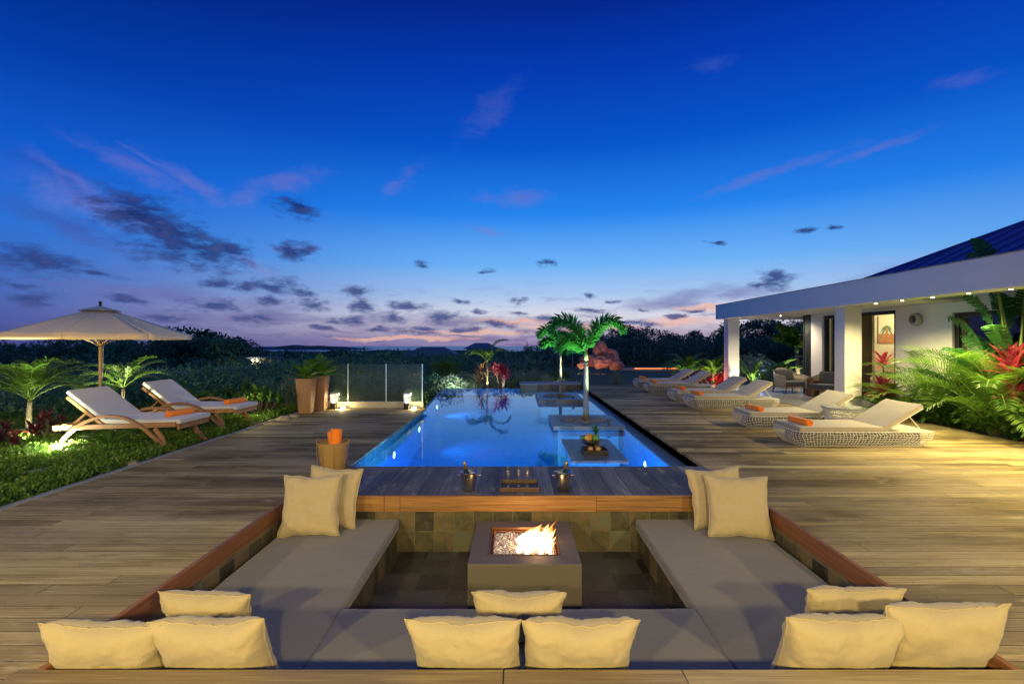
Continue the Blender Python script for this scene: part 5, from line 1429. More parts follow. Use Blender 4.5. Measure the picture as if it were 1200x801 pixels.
# ================================================================== garden, left
uplight('dazzling garden spotlight low in the ground cover beside the nearer teak lounger', (-6.45, 6.72, .03), (-7.6, 7.6, .62), 700, (.95, 1, .62), 140, size=.05)
b = MB(); b.lathe([(0, .05), (.03, .045), (.045, .02), (.048, 0), (0, 0)], (-6.45, 6.68, .095), 18); tag(b.build('lamp_dome', emit('dazzling dome', (1, 1, .85), 90), smooth=True), 'tiny blinding dome lamp sitting on the garden spotlight', 'lamp')
light('spot_spill', 'POINT', (-6.4, 6.55, .26), 13, (.95, 1, .70), rad=.04)
palm_tree('palm', 'bright green fan of arching fronds on a thin pale trunk, left of the loungers', (-7.95, 7.75, -.03), .66, (0, .02), .040, 18, .95, .30, el=1.5, droop=1.85, n=26, lw=.020, seed=5, leaf='leaf_lime')
palm_tree('palm', 'small palm behind the two teak loungers, beside the parasol pole', (-7.95, 9.6, -.05), .72, (.02, 0), .035, 13, .95, .25, el=1.2, droop=1.5, n=26, lw=.018, seed=6, leaf='leaf_lime')
uplight('added low spotlight at the foot of the left palm', (-7.62, 7.30, -.0), (-7.95, 7.75, .9), 260, (1, .98, .55), 120)  # extra lamp added to brighten the left palm
uplight('hidden spotlight lighting the small palm behind the loungers', (-7.7, 9.2, -.0), (-7.95, 9.6, 1.0), 220, (1, .95, .5), 100)
rosette('red_shrub', 'dark wine red shrub under the left palm at the picture edge', (-7.75, 6.95, -.03), .30, 16, .22, .05, 'leaf_wine', 'shrub', heads=9, spread=.5, seed=7)
rosette('red_shrub', 'dark wine red shrub close to the trunk of the left palm', (-7.55, 7.6, -.03), .42, 14, .20, .045, 'leaf_wine', 'shrub', heads=6, spread=.28, seed=8)
palm_tree('cycad', 'dark green cycad under the nearer teak lounger', (-5.85, 6.85, -.03), .06, (0, 0), .06, 13, .52, .13, el=1.1, droop=1.1, n=22, lw=.02, leaf='leaf_bush', seed=9, cat='cycad')
for k, (px, py, r, lab) in enumerate(((48, 556, .11, 'largest buff rock in the ground cover, left of the spotlight'), (154, 543, .07, 'small buff rock beside the deck kerb below the lounger'), (108, 548, .06, 'flat buff stone right of the garden spotlight'))):
    p = at(px, py, 0); b = MB(); blob(b, (0, 0, 0), r, k + 4, 3, .35, (1.4, 1, .7)); tag(b.build('rock', M['rock'], loc=(p.x, p.y, .0)), lab, 'rock', 'buff rocks in the left bed')
for k, (px, py, r) in enumerate(((300, 497, .10), (318, 494, .08), (333, 491, .11), (345, 488, .08))):
    p = at(px, py, 0); b = MB(); blob(b, (0, 0, 0), r, k + 14, 3, .35, (1.4, 1, .7)); tag(b.build('rock', M['rock'], loc=(p.x, p.y, -.01)), 'buff edging rock at the deck kerb in front of the green shrubs and planters', 'rock', 'edging rocks before the planters')
# ground cover
random.seed(4)
def cover(name, label, pts, size, m, per, hgt=.07, r=.11, wid=.6):
    b = MB(); clumps(b, pts, [r * random.uniform(.7, 1.4) for _ in pts], per, size, squash=.6, wid=wid, up=.8)
    b.v = [(x, y, max(z, -.05)) for x, y, z in b.v]
    return tag(b.build(name, m), label, 'ground cover', kind='stuff')
pts = []
while len(pts) < 2300:
    x = random.uniform(-11.5, -5.02); y = random.uniform(4.3, 11.4)
    if random.random() < .25 + .75 * min(1, (x + 11.5) / 4):
        hgt = .05 + .10 * (noise.noise(Vector((x * 1.7, y * 1.7, 0))) + .5)
        if x > -5.2: hgt *= .5
        pts.append((x, y, hgt * .6))
cover('ground_cover', 'low mixed green ground cover filling the bed left of the deck', pts, .042, M['cover'], 34)
pts = [(-5.02 - random.random() * .35, random.uniform(4.0, 11.3), .03 + random.random() * .04) for _ in range(420)]
cover('edge_grass', 'fine pale green fringe along the deck kerb', pts, .035, M['leaf_lime'], 30, r=.08)
# shrubs behind loungers
for k, (px, top, D, w, lab) in enumerate(((218, 456, 10.3, .30, 'lime green shrub just right of the farther lounger back'), (248, 455, 10.2, .42, 'lime green shrub in the middle behind the orange towel'), (276, 461, 10.6, .25, 'smallest lime green shrub right of the far towel'))):
    p = atd(px, top, D); whorl_bush('shrub', lab, (p.x, D, -.1), w, .3, p.z + .1, 'leaf_lime', heads=16, L=.15, w=.055, seed=k + 3)
whorl_bush('shrub', 'bright green leafy shrub growing left of the planters', (-5.52, 10.2, -.05), .52, .5, .66, 'leaf_lime', heads=42, L=.15, w=.055, seed=11)
whorl_bush('shrub', 'tall bright green shrub with paddle leaves, farther left of the planters', (-6.2, 10.9, -.05), .55, .5, .68, 'leaf_bush', heads=34, L=.16, w=.06, seed=12)
bush('grey_bush', 'upright silvery green bush tucked behind the taller planter', (-5.30, 11.25, -.08), .30, .3, .85, 'leaf_grey', .045, 40, 80, seed=13)
light('shrub_fill_light', 'POINT', (-5.25, 9.55, .35), 11, (1, .85, .42), rad=.04)  # bare unseen light added to brighten the shrubs beside the planters

# ================================================================== garden beyond the pool
random.seed(21)
b = MB(); cs = []; rs = []
for i in range(260):
    u = random.random(); x = -3.9 + 6.5 * u; y = random.uniform(18.2, 20.6); top = .24 - .40 * abs((x + .4) / 4) ** 2 - (.12 if x > .8 else 0)
    cs.append((x, y, random.uniform(-.35, top))); rs.append(random.uniform(.16, .30))
hd = thing('hedge', 'low rounded grey green hedge just beyond the far edge of the pool', 'hedge', (0, 0, 0))
clumps(b, cs, rs, 130, .06, wid=.45, up=.5); b.build('foliage', M['leaf_grey'], hd)
b = MB()
for i in range(30): b.tube([(cs[i][0], cs[i][1], -.5), (cs[i][0] + .1, cs[i][1], cs[i][2])], .012, 4)
b.build('stem', M['bark_dark'], hd)
p = atd(571, 452, 18.0)
palm_tree('palm', 'yellow green palm with drooping fronds growing behind the pool edge', (p.x, 18.0, -.35), 1.15, (.0, 0), .035, 7, 1.0, .34, el=1.2, droop=2.3, n=26, lw=.035, seed=31, leaf='leaf_areca', hang=.9,
          azs=[(R(182), 1.1, 1.1, 2.3), (R(200), .95, .9, 1.9), (R(8), 1.1, 1.15, 2.4), (R(25), 1.35, 1.3, 1.6), (R(90), 1.2, .9, 2.2), (R(280), 1.1, .9, 2.4), (R(150), 1.3, .9, 2.2)])
uplight('added unseen fill light in front of the left half of the hedge', (-2.3, 17.75, -.3), (-2.4, 19.5, .1), 95, (.9, 1, .85), 150)  # this lamp and the next are added to brighten the hedge
uplight('added unseen fill light in front of the right half of the hedge', (.9, 17.75, -.3), (.8, 19.5, .1), 95, (1, .95, .7), 150)
rosette('dry_frond_plant', 'orange brown dried fronds left of the yellow green palm', (-1.35, 18.3, -.3), .75, 18, .62, .06, 'leaf_dry', 'plant', seed=32, droop=1.4, heads=2, spread=.3)
rosette('cordyline', 'dark red cordyline right of the palm at the pool edge', (-.55, 17.85, -.35), .95, 20, .42, .06, 'leaf_red', 'cordyline', seed=33, heads=5, spread=.30, el=1.2)
uplight('spotlight aimed at the palm beyond the pool', (-1.0, 17.75, -.3), (-1.0, 18.1, 1.2), 150, (1, .88, .45), 80)
uplight('spotlight aimed at the red cordyline beyond the pool', (-.4, 17.6, -.3), (-.55, 17.85, .6), 26, (1, .88, .8), 80)
for k, (px, py, D, w, h, lf, lab) in enumerate(((612, 440, 20, .55, .45, 'leaf_lime', 'low yellow green lit shrub right of the red cordyline'), (630, 440, 20.5, .45, .5, 'leaf_grey', 'low pale flowering shrub between lit shrub and green bush'), (598, 444, 19.5, .4, .35, 'leaf_bush', 'small green shrub at the right end of the hedge'),
                                           (657, 440, 20, .62, .55, 'leaf_bush', 'round green bush behind the far pool palm'))):
    p = atd(px, py, D); bush('bush', lab, (p.x, D, -.35), w, .4, h + .2, lf, .06, 30, 70, seed=40 + k)
uplight('small spotlight in front of the green bush beyond the pool', (1.6, 18.3, -.3), (1.9, 20, .1), 26, (1, .85, .5), 110)
rosette('grass_tuft', 'pale spiky ornamental grass tuft on the lawn near the end of the deck', (4.05, 18.9, -.1), .05, 90, .62, .022, 'leaf_grey', 'grass tuft', droop=.7, el=1.5, seed=51, sm='stem')
bush('bush', 'low lit yellow shrub left of the pool beyond the glass screen', (-3.2, 15.2, -.45), .5, .5, .5, 'leaf_areca', .06, 24, 60, seed=52)
bush('bush', 'pale green bush lit behind the glass screen panel', (-3.0, 21, -.5), .6, .6, 1.5, 'leaf_areca', .09, 34, 70, seed=53)
uplight('low spotlight beside the lit yellow shrub left of the pool', (-2.95, 14.2, -.3), (-3.1, 15.3, .0), 30, (1, .88, .45), 110)
uplight('spotlight under the bush behind the glass', (-2.9, 20.2, -.45), (-3.0, 21, .6), 40, (1, .85, .35), 90)
# red sandstone boulders
M['redrock'].name = 'red sandstone'
rk = [(702, 412, 26, .34, (1, .8, 1.9), 'tall pointed sandstone boulder standing on top of the red rock pile'), (716, 418, 26, .42, (1.1, .9, 1.1), 'rounded boulder right of the pointed one in the red rock pile'), (691, 422, 26, .40, (1.3, .9, .8), 'left boulder of the red rock pile'),
      (704, 425, 25.5, .42, (1.2, 1, .8), 'front centre boulder of the red rock pile'), (722, 427, 25.5, .34, (1.2, .9, .8), 'front right boulder of the red rock pile'), (684, 428, 25.4, .26, (1.2, 1, .7), 'smallest boulder at the left foot of the red rock pile')]
for k, (px, py, D, r, sq, lab) in enumerate(rk):
    p = atd(px, py, D); b = MB(); blob(b, (0, 0, 0), r, 60 + k, 3, .5, sq); tag(b.build('boulder', M['redrock'], loc=p), lab, 'boulder', 'red sandstone boulders on the lawn')
uplight('spotlight on the lawn lighting the red boulders', (4.3, 24.0, -.08), (4.5, 26, .6), 45, (1, .50, .36), 90)
uplight('spotlight at the left of the red boulders', (3.2, 24.6, -.08), (4.2, 26, .4), 25, (1, .7, .4), 90, lens='lamp_warm', size=.05)
# lit edging strip and low wall
t = thing('led_strip', 'thin orange red glowing strip along the far lawn edge', 'light strip', (0, 0, 0))
b = MB(); b.box(5.6, 12.5, 27.9, 28.1, -.12, .05); b.build('base', M['kerb'], t)
b = MB(); b.box(7.0, 12.0, 27.86, 27.895, .01, .035); b.build('glow', M['lamp_red'], t)
# wire fence
t = thing('wire_fence', 'thin grey posts of a wire fence in front of the dark wood', 'fence', (0, 0, 0))
fpx = [(481, 428, 444), (501, 431, 444), (520.5, 427, 441), (539.5, 426, 440), (560, 425, 440), (578, 424, 438), (596.5, 421, 434), (615.5, 419, 433), (634, 417, 433), (653, 413, 430), (671, 411, 429), (725, 406, 420), (743, 404, 419), (761.5, 403, 418), (780.4, 402, 418), (799, 401, 417), (817, 401, 417), (836, 400, 416)]
tops = []
for px, y0_, y1_ in fpx:
    D = 27.0 if px < 700 else 34; a = atd(px, y0_, D); c = atd(px, y1_ + 6, D)
    b = MB(); b.tube([c, a], .022, 6); b.build('post', M['metalpost'], t, smooth=True); tops.append((a, c))
b = MB()
for (a, c), (a2, c2) in zip(tops, tops[1:]):
    if abs(a.y - a2.y) > 1: continue
    for f in (.02, .35, .65): b.tube([a.lerp(c, f), a2.lerp(c2, f)], .004, 3, cap=False)
b.build('wire', M['metalpost'], t)

# planting by the far end of the terrace
for k, (px, D, h, sd, lab, lf, cat) in enumerate(((806, 20.5, .75, 61, 'leftmost palm clump by the terrace, with grey green fronds', 'leaf_palm', 'palm'), (836, 19.8, .8, 62, 'yellow green palm clump just left of the far column', 'leaf_areca', 'palm'),
                                             (915, 19.5, .55, 63, 'palm clump seen between the far column and the uplit palm', 'leaf_palm', 'palm'))):
    x = (px - VX) / F * D
    palm_tree('palm_clump', lab, (x, D, -.1), h * .35, (0, 0), .07, 20, 1.25, .30, el=1.35, droop=1.5, n=24, lw=.04, leaf=lf, seed=sd, cat=cat)
p = atd(935, 430, 19)
palm_tree('foxtail_palm', 'young foxtail palm uplit beside the terrace, right of the far column', (p.x, 19, -.1), 1.25, (-.05, 0), .08, 5, 1.0, .30, around=True, n=30, leaf='leaf_areca', lw=.045, crownshaft=True, seed=64,
          azs=[(R(178), 1.15, 1.25, 1.0), (R(160), .9, 1.0, 1.6), (R(0), 1.2, .8, 2.2), (R(200), 1.45, 1.0, 1.4), (R(280), 1.0, .8, 2.4)])
uplight('spotlight at the foot of the young foxtail palm by the terrace', (p.x - .1, 18.55, -.08), (p.x, 19, 1.5), 110, (1, .86, .5), 80)
uplight('spotlight in front of the yellow green palm clump', (7.75, 19.0, -.08), (8.3, 19.9, .5), 75, (1, .86, .4), 100)
uplight('spotlight in front of the leftmost palm clump', (7.0, 19.7, -.08), (7.4, 20.6, .5), 45, (.8, 1, .55), 100)
bt = thing('banana_plant', 'upright green paddle leaved plant just right of the far column', 'banana plant', (9.3, 18.6, -.1)); b = MB(); random.seed(65)
for k in range(9): paddle(b, (0, 0, 0), k * 2.4, 1.45 - .09 * k, .5, .75, .20, .9)
b.build('foliage', [M['leaf_lime'], M['stem']], bt)
uplight('spotlight in front of the paddle leaved plant', (9.1, 18.1, -.08), (9.3, 18.6, .7), 45, (.9, 1, .45), 90)
for k, (px, py, D, lab) in enumerate(((800, 440, 19.2, 'coral red low plant at the left end of the row by the terrace'), (826, 441, 18.6, 'coral red low plant in front of the yellow green palm'), (848, 446, 18.0, 'deep red cordyline at the foot of the far column'))):
    p = atd(px, py, D); rosette('red_plant', lab, (p.x, D, -.1), .22, 20, .42, .055, 'leaf_red', 'red plant', heads=5, spread=.35, seed=70 + k)
light('red_lamp', 'POINT', (7.5, 18.0, .25), 22, (1, .25, .10), rad=.05)
uplight('spotlight grazing the far white column', (7.95, 16.75, .0), (7.9, 17.25, 1.4), 45, (1, .9, .6), 100)
bush('bush', 'dark blue green bush behind the terrace palms', (10.3, 21.5, -.2), 1.6, .8, 1.2, 'leaf_grey', .09, 50, 70, seed=75)
light('blue_lamp', 'POINT', (10.6, 20.3, .5), 14, (.35, .40, 1), rad=.1)
bush('bush', 'low dark green bush between the terrace armchair and the palm clump', (9.9, 18.2, -.1), .8, .35, .45, 'leaf_dark', .06, 30, 70, seed=76)
t = thing('plinth', 'small white block beside the red plants at the deck corner', 'plinth', (7.75, 16.9, 0))
b = MB(); b.box(-.12, .12, -.12, .12, 0, .30); b.build('block', M['white'], t, bevel=.01)
b = MB(); b.box(-.14, .14, -.14, .14, .30, .33); b.build('cap', M['kerb'], t, bevel=.005)

# ================================================================== planting bed, right
random.seed(80)
def areca(label, loc, n, L, seed, el0=1.4, dr=1.5, ll=.34, leaf='leaf_areca', lw=.020, vee=.45, azr=None, sc_=1):
    random.seed(seed); t = thing('areca_palm', label, 'palm', loc, group='arching palms in the right bed')
    b = MB()
    for k in range(n):
        a = k * 2.399 + seed if azr is None else random.uniform(*azr)
        frond(b, (random.uniform(-.08, .08), random.uniform(-.08, .08), .05), a, el0 - .85 * k / n, L * random.uniform(.8, 1.12), dr * random.uniform(.8, 1.15), ll, n=38, lw=lw, stem=.22, smi=1, hang=.35, rr=.012, vee=vee)
    b.build('crown', [M[leaf], M['stem']], t)
    b = MB(); b.lathe([(0, 0), (.09, 0), (.075, .12), (.04, .3), (0, .32)], seg=12); b.build('trunk', M['bark'], t, smooth=True)
    return t
areca('big arching palm leaning over the deck in the middle of the right bed', (8.45, 8.35, -.05), 19, 2.0, 5, ll=.46, lw=.024, el0=1.5, dr=1.55)
areca('palm behind the nearest lounger backrest, left part of the right bed', (8.6, 9.8, -.05), 17, 1.75, 9, el0=1.5)
areca('palm between the big arching palm and the house window', (8.85, 8.9, -.05), 17, 2.0, 12, ll=.40, el0=1.52)
areca('dark palm at the right picture edge below the red cordyline', (8.8, 7.3, -.05), 15, 1.4, 15, leaf='leaf_palm')
areca('small palm at the foot of the near column', (8.35, 10.7, -.05), 11, .8, 17, ll=.26)
def ferny(label, loc, rx, ry, h, seed, leaf='leaf_areca', n=46, L=.34):
    random.seed(seed); t = thing('fern', label, 'fern', loc, group='feathery ferns along the deck edge'); b = MB()
    for k in range(n):
        a = random.uniform(0, 6.28); r = math.sqrt(random.random()); c = (rx * r * math.cos(a), ry * r * math.sin(a), h * random.uniform(.1, .75) * (1 - .3 * r))
        for j in range(3):
            frond(b, c, random.uniform(0, 6.28), random.uniform(.3, 1.2), L * random.uniform(.7, 1.2), 1.4, .075, n=20, lw=.020, stem=.1, hang=.2, rr=.004)
    b.build('foliage', M[leaf], t)
    b = MB()
    for k in range(14):
        a = k * .9; b.tube([(0, 0, 0), (rx * .5 * math.cos(a), ry * .5 * math.sin(a), h * .5)], .006, 4)
    b.build('stem', M['stem'], t)
ferny('bright lime fern nearest the camera at the deck edge', (8.38, 7.35, -.05), .40, .75, .92, 21, 'leaf_lime', n=90)
ferny('lime fern under the big arching palm', (8.36, 8.35, -.05), .30, .5, .62, 22, 'leaf_lime', n=50)
ferny('green fern between column and big palm', (8.38, 9.35, -.05), .30, .55, .55, 23, 'leaf_bush', 40)
ferny('fern at the foot of the near column', (8.45, 10.6, -.05), .28, .4, .4, 24, 'leaf_lime', 30)
ferny('lush fern at the lower right picture edge', (8.6, 6.5, -.05), .5, .5, .85, 25, 'leaf_lime', 60)
bush('bush', 'dark glossy undergrowth bush at the deck edge below the lime ferns', (8.45, 7.9, -.06), .32, 1.5, .34, 'leaf_bush', .05, 60, 80, seed=81)
bush('bush', 'dark undergrowth filling the bed in front of the house wall', (8.85, 9.3, -.06), .3, 1.6, .6, 'leaf_dark', .06, 60, 80, seed=82)
bush('bush', 'dense green shrub in the nearest part of the right bed', (8.9, 6.9, -.06), .35, .9, .9, 'leaf_bush', .06, 50, 80, seed=83)
p = atd(1036, 425, 10.6)
rosette('cordyline', 'red cordyline between the near column and the white wall', (p.x, 10.6, -.05), p.z + .05, 22, .42, .075, 'leaf_red', 'cordyline', seed=84, heads=3, spread=.22, el=1.25)
p = atd(1184, 432, 8.1)
rosette('cordyline', 'large scarlet cordyline at the right picture edge', (p.x, 8.1, -.05), p.z + .05, 26, .58, .085, 'leaf_red', 'cordyline', seed=85, heads=3, spread=.2, el=1.45, droop=.9)
rosette('cordyline', 'dull wine red cordyline low at the right picture edge', (8.0 + .25, 7.5, -.05), .62, 20, .40, .075, 'leaf_wine', 'cordyline', seed=86, heads=2, spread=.2)
tp_ = thing('travellers_palm', 'tall paddle leaved plant rising past the eaves at the right edge', 'banana plant', (8.70, 8.25, -.05)); b = MB(); random.seed(88)
for (a, e, sl, L_, W_, dr, rl) in ((R(95), 1.52, 1.75, 1.1, .34, .7, .6), (R(150), 1.50, 2.0, .85, .30, 1.5, .3), (R(60), 1.50, 1.9, 1.0, .32, 1.3, -.4), (R(100), 1.35, 1.5, 1.0, .34, 1.2, .8), (R(175), 1.25, 1.1, .95, .34, 1.3, .2), (R(250), 1.3, 1.2, .95, .34, 1.2, 0), (R(80), 1.2, 1.3, 1.0, .34, 1.1, -.5), (R(200), 1.45, 1.5, .9, .30, 1.9, .2), (R(20), 1.52, 2.1, .8, .3, 1.2, .5), (R(165), 1.54, 2.75, .85, .26, .9, .9), (R(30), 1.54, 2.8, .8, .28, 1.5, .4), (R(100), 1.55, 2.7, .9, .30, 1.4, -.6), (R(330), 1.54, 2.75, .7, .26, 1.6, .2)):
    paddle(b, (random.uniform(-.05, .05), random.uniform(-.05, .05), .0), a, e, sl, L_, W_, dr, roll=rl)
b.build('foliage', [M['leaf_banana'], M['stem']], tp_)
b = MB(); b.lathe([(0, 0), (.11, 0), (.10, .2), (.05, .5), (0, .55)], seg=12); b.build('trunk', M['bark'], tp_, smooth=True)
tp2 = thing('travellers_palm', 'broad dark paddle leaves in front of the house window', 'banana plant', (8.95, 8.75, -.05)); b = MB()
for k in range(7): paddle(b, (0, 0, 0), 2.2 + k * 1.1, 1.3 - .05 * k, .95, .75, .36, 1.1)
b.build('foliage', [M['leaf_banana'], M['stem']], tp2)

# ================================================================== trees and houses down the hill
def tree_proto(name, seed, h, r, leaf, n=40, per=90, size=.24, trunk=.11):
    random.seed(seed); t = thing(name, '', 'tree', (0, 0, 0)); b = MB(); cs = []; rs = []
    tr = MB(); tr.tube([(0, 0, -1.5), (.05, .02, h * .35), (0, 0, h * .7)], [trunk * 1.3, trunk, trunk * .4], 7)
    for i in range(n):
        a = random.uniform(0, 6.28); q = math.sqrt(random.random()); z = random.uniform(.30, .92)
        k = math.sqrt(max(.08, 1 - ((z - .55) / .5) ** 2))
        c = (r * q * k * math.cos(a), r * q * k * math.sin(a), h * z); cs.append(c); rs.append(r * random.uniform(.20, .36))
        if i % 3 == 0: tr.tube([(0, 0, h * .35), (c[0] * .6, c[1] * .6, c[2] * .8), c], [trunk * .5, trunk * .3, .02], 5)
    clumps(b, cs, rs, per, size, wid=.55, squash=.75)
    tr.build('trunk', M['bark_dark'], t); b.build('crown', M[leaf], t); return t
protos = [tree_proto('tree', 101, 5.2, 2.3, 'leaf_dark'), tree_proto('tree', 102, 4.2, 2.6, 'leaf_dark', 40), tree_proto('tree', 103, 6.0, 2.0, 'leaf_mid', 34), tree_proto('tree', 104, 3.4, 2.4, 'leaf_mid', 36), tree_proto('tree', 105, 5.6, 2.8, 'leaf_dark', 44, 50)]
used = [False] * 5
random.seed(33)
def put(k, px, ytop, D, label, group=None, sx_=None):
    hgt_ = [5.2, 4.2, 6.0, 3.4, 5.6][k] * .98
    p = atd(px, ytop, D)
    gz = min(ground_z(p.x, D), p.z - 1.2); s = (p.z - gz) / hgt_
    s = max(.35, min(1.5, s)); z = p.z - hgt_ * s
    o = protos[k] if not used[k] else copy_tree(protos[k]); used[k] = True
    o.location = (p.x, D, z); o.rotation_euler = (0, 0, random.uniform(0, 6.28)); w = s * (sx_ or random.uniform(.9, 1.25)); o.scale = (w, w, s)
    o['label'] = label; o['category'] = 'tree'
    if group: o['group'] = group
    return o
G1 = 'dark trees on the slope left of the sea view'
for (px, yt, D, k) in ((20, 404, 46, 1), (62, 408, 50, 3), (95, 402, 44, 2), (140, 404, 48, 0), (165, 408, 40, 3), (178, 399, 46, 4), (205, 402, 42, 0), (228, 393, 44, 2), (252, 398, 42, 4), (270, 400, 45, 1), (288, 405, 44, 0), (-30, 400, 40, 4), (-70, 402, 36, 2),
                       (100, 425, 30, 1), (40, 428, 28, 3), (150, 424, 31, 4), (200, 420, 33, 1), (250, 422, 34, 3), (290, 424, 36, 1)):
    put(k, px, yt, D, 'dark leafy tree in the wood on the slope at the left', G1)
G2 = 'dark trees filling the valley in the middle distance'
for (px, yt, D, k) in ((315, 416, 58, 1), (340, 410, 62, 4), (365, 413, 56, 1), (392, 409, 60, 0), (415, 412, 66, 3), (440, 411, 60, 1), (460, 413, 64, 4), (345, 422, 40, 3), (400, 421, 42, 1), (440, 422, 44, 3), (470, 423, 41, 1), (320, 432, 30, 3), (375, 434, 29, 3),
                       (545, 413, 50, 1), (585, 408, 48, 0), (620, 405, 46, 4), (650, 402, 44, 1), (535, 421, 40, 3), (500, 423, 38, 1), (565, 418, 38, 3), (600, 414, 39, 4), (632, 414, 38, 1)):
    put(k, px, yt, D, 'dark tree in the valley straight beyond the pool', G2)
G3 = 'dark trees behind the wire fence at the right'
for (px, yt, D, k) in ((672, 392, 46, 4), (700, 390, 48, 0), (728, 383, 46, 2), (745, 382, 44, 4), (762, 386, 46, 1), (785, 390, 47, 4), (805, 392, 50, 0), (828, 388, 48, 1), (850, 380, 46, 2), (875, 376, 42, 4), (900, 374, 40, 0), (925, 374, 42, 2), (955, 376, 40, 4), (690, 398, 40, 1), (720, 396, 40, 3), (755, 399, 39, 1), (790, 400, 40, 3), (830, 398, 40, 1), (870, 396, 36, 4), (910, 395, 34, 1), (990, 380, 38, 0)):
    put(k, px, yt, D, 'dark tree in the wood behind the wire fence at the right', G3)
G4 = 'taller trees breaking the skyline of the left wood'
for (px, yt, D, k) in ((120, 394, 41, 2), (216, 387, 40, 0), (262, 392, 39, 2), (278, 397, 40, 4), (75, 398, 41, 0)):
    put(k, px, yt, D, 'taller dark tree standing above the skyline of the left wood', G4)
# distinct tree silhouettes
cn = thing('conifer', 'dark narrow conifer standing above the trees behind the pool', 'tree', tuple(atd(617.5, 432, 44))); b = MB(); random.seed(90)
hh_ = 2.6
for i in range(22):
    z = hh_ * (i + 2) / 24; r = .75 * (1 - z / hh_) + .05
    for k in range(7):
        a = k * .9 + i; strap(b, (0, 0, z), a, .15, r, .22, .5, 3)
b.build('crown', M['leaf_dark'], cn); b = MB(); b.tube([(0, 0, -2), (0, 0, hh_)], [.08, .01], 6); b.build('trunk', M['bark_dark'], cn)
palm_tree('palm', 'dark palm silhouette against the sky on the left slope', tuple(atd(237, 412, 40)), 1.1, (0, 0), .10, 14, 1.3, .35, el=1.2, droop=1.9, n=18, lw=.09, leaf='leaf_dark', seed=91)
# houses among the trees
def far_house(label, px, ytop, D, w, dp, roofm, wallh=2.2, lit=False, rh=1.1):
    p = atd(px, ytop, D); t = thing('distant_house', label, 'house', (p.x, D, p.z - wallh - rh))
    b = MB(); b.box(-w / 2, w / 2, 0, dp, -2, wallh); b.build('wall', M['housebody'], t)
    b = MB(); o_ = .5; r_ = w * .25
    b.add([(-w / 2 - o_, -o_, wallh), (w / 2 + o_, -o_, wallh), (w / 2 + o_, dp + o_, wallh), (-w / 2 - o_, dp + o_, wallh), (-r_, dp / 2, wallh + rh), (r_, dp / 2, wallh + rh)], [(0, 1, 5, 4), (1, 2, 5), (2, 3, 4, 5), (3, 0, 4), (3, 2, 1, 0)])
    b.build('roof', roofm, t)
    for i in range(3):
        xx = (i - 1) * w * .28; b = MB(); b.box(xx - .35, xx + .35, -.04, -.002, .5, 1.7)
        b.build('window', M['lamp_white'] if lit else M['darkframe'], t)
    return t
far_house('distant house with a wide blue grey hipped roof below the sea', 503, 406.5, 58, 6.0, 5, M['distroof'])
far_house('distant house with a smaller blue roof, right of the wide blue grey one', 563, 401.5, 62, 3.6, 4, M['distroof'], rh=.8)
far_house('distant house with a dull red roof below the parasol', 197, 401, 48, 2.6, 4, M['distroofred'])
far_house('distant house with a pale roof at the far left', 42, 408, 60, 3.4, 4, M['housebody'])
lh = thing('lit_pavilion', 'small distant pavilion with a glowing lamp and white pillars on the left slope', 'pavilion', tuple(atd(303, 428.5, 36)))
b = MB(); b.box(-.7, .9, .5, 1.6, -1.5, .55); b.build('wall', M['housebody'], lh)
b = MB(); b.box(-.85, 1.05, -.3, 1.8, .56, .66); b.build('roof', M['distroof'], lh)
for xx in (-.30, .0, .25): 
    b = MB(); b.box(xx - .06, xx + .06, -.2, -.08, -1.5, .56); b.build('pillar', M['white'], lh)
b = MB(); blob(b, (-.55, -.1, .40), .11, 1, 2, 0); b.build('lamp_globe', emit('distant lamp', (1, .75, .25), 14), lh)
light('pavilion_lamp', 'POINT', Vector(atd(303, 428.5, 36)) + Vector((-.3, -.7, .35)), 60, (1, .8, .4), rad=.1)
pv = thing('shed', 'small pale flat roofed shed among dark shrubs below the pavilion', 'shed', tuple(atd(301, 448, 27)))
b = MB(); b.box(-.28, .28, 0, .6, .38, .50); b.build('roof', M['housebody'], pv); b = MB(); b.box(-.26, -.18, .02, .1, -.5, .38); b.box(.18, .26, .02, .1, -.5, .38); b.build('post', M['housebody'], pv)
b = MB(); b.box(-.2, .2, .3, .55, -.5, .38); b.build('wall', M['housebody'], pv)

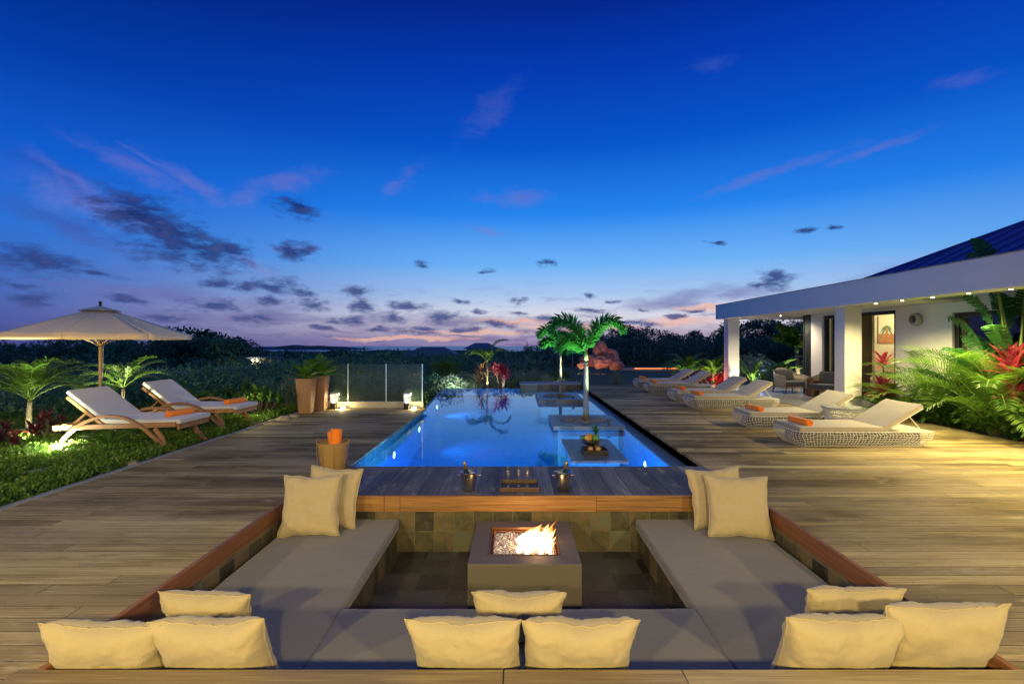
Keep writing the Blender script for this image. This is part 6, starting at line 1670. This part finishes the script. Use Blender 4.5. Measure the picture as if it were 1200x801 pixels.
# undergrowth and far wood: masses nobody could count
random.seed(44); rng = np.random.default_rng(5)
b = MB(); cs = []; rs = []
for i in range(1500):
    D = random.uniform(19, 44); px = random.uniform(-260, 640 if D > 25 else 480)
    x = (px - VX) / F * D
    if x > -3.2 and D < 24: continue
    if x > -6 and D < 20: continue
    z = ground_z(x, D); top = z + random.uniform(.3, 1.1)
    cs.append((x, D, random.uniform(z, top))); rs.append(random.uniform(.5, 1.1))
clumps(b, cs, rs, 46, .20, wid=.5); tag(b.build('undergrowth', M['leaf_mid']), 'dense dark bushes covering the slope behind the left garden', 'undergrowth', kind='stuff')
b = MB(); cs = []; rs = []
for i in range(700):
    x = random.uniform(-13, -7.5); y = random.uniform(9.5, 19)
    if x > -8.5 and y < 11: continue
    cs.append((x, y, ground_z(x, y) + random.uniform(.05, .65 + .1 * (y - 10) * .5))); rs.append(random.uniform(.18, .40))
clumps(b, cs, rs, 70, .085, wid=.5); tag(b.build('undergrowth', M['leaf_mid']), 'waist high dark green shrub belt right behind the teak loungers', 'undergrowth', kind='stuff')
b = MB(); cs = []; rs = []
for i in range(420):
    x = random.uniform(-8.6, -3.0); y = random.uniform(12.2, 19)
    if x > -4.2 and y < 17 and random.random() < .6: continue
    cs.append((x, y, ground_z(x, y) + random.uniform(.05, .55))); rs.append(random.uniform(.16, .34))
clumps(b, cs, rs, 70, .075, wid=.5); tag(b.build('undergrowth', M['leaf_mid']), 'shrubs seen behind the planters and through the glass screen', 'undergrowth', kind='stuff')
b = MB(); cs = []; rs = []
for i in range(900):
    x = random.uniform(2, 26); y = random.uniform(33, 42)
    cs.append((x, y, ground_z(x, y) + random.uniform(.1, 1.7))); rs.append(random.uniform(.4, .9))
clumps(b, cs, rs, 46, .18, wid=.5); tag(b.build('undergrowth', M['leaf_dark']), 'dark scrub along the wire fence at the right', 'undergrowth', kind='stuff')
b = MB(); cs = []; rs = []
for i in range(2600):
    D = 60 * (25 ** random.random()); px = random.uniform(-300, 1100); x = (px - VX) / F * D
    z = ground_z(x, D)
    cap = H - D * random.uniform(10.5, 16) / F if px > 280 and px < 640 else H - D * random.uniform(-4, 12) / F
    top = z + random.uniform(2, 5.5) * (1 + D / 900)
    top = min(top, cap)
    if top < z: top = z + .5
    r_ = .7 + D * .006; cs.append((x, D, top - r_ * .62)); rs.append(r_)
for lo, hi in ((0, 110), (110, 300), (300, 9999)):
    ii = [i for i in range(len(cs)) if lo <= cs[i][1] < hi]
    clumps(b, [cs[i] for i in ii], [rs[i] for i in ii], 60, .32 * max(1, lo / 90), wid=.6, squash=.6)
tag(b.build('far_wood', M['leaf_dark']), 'far dark wood reaching down to the sea', 'wood', kind='stuff')
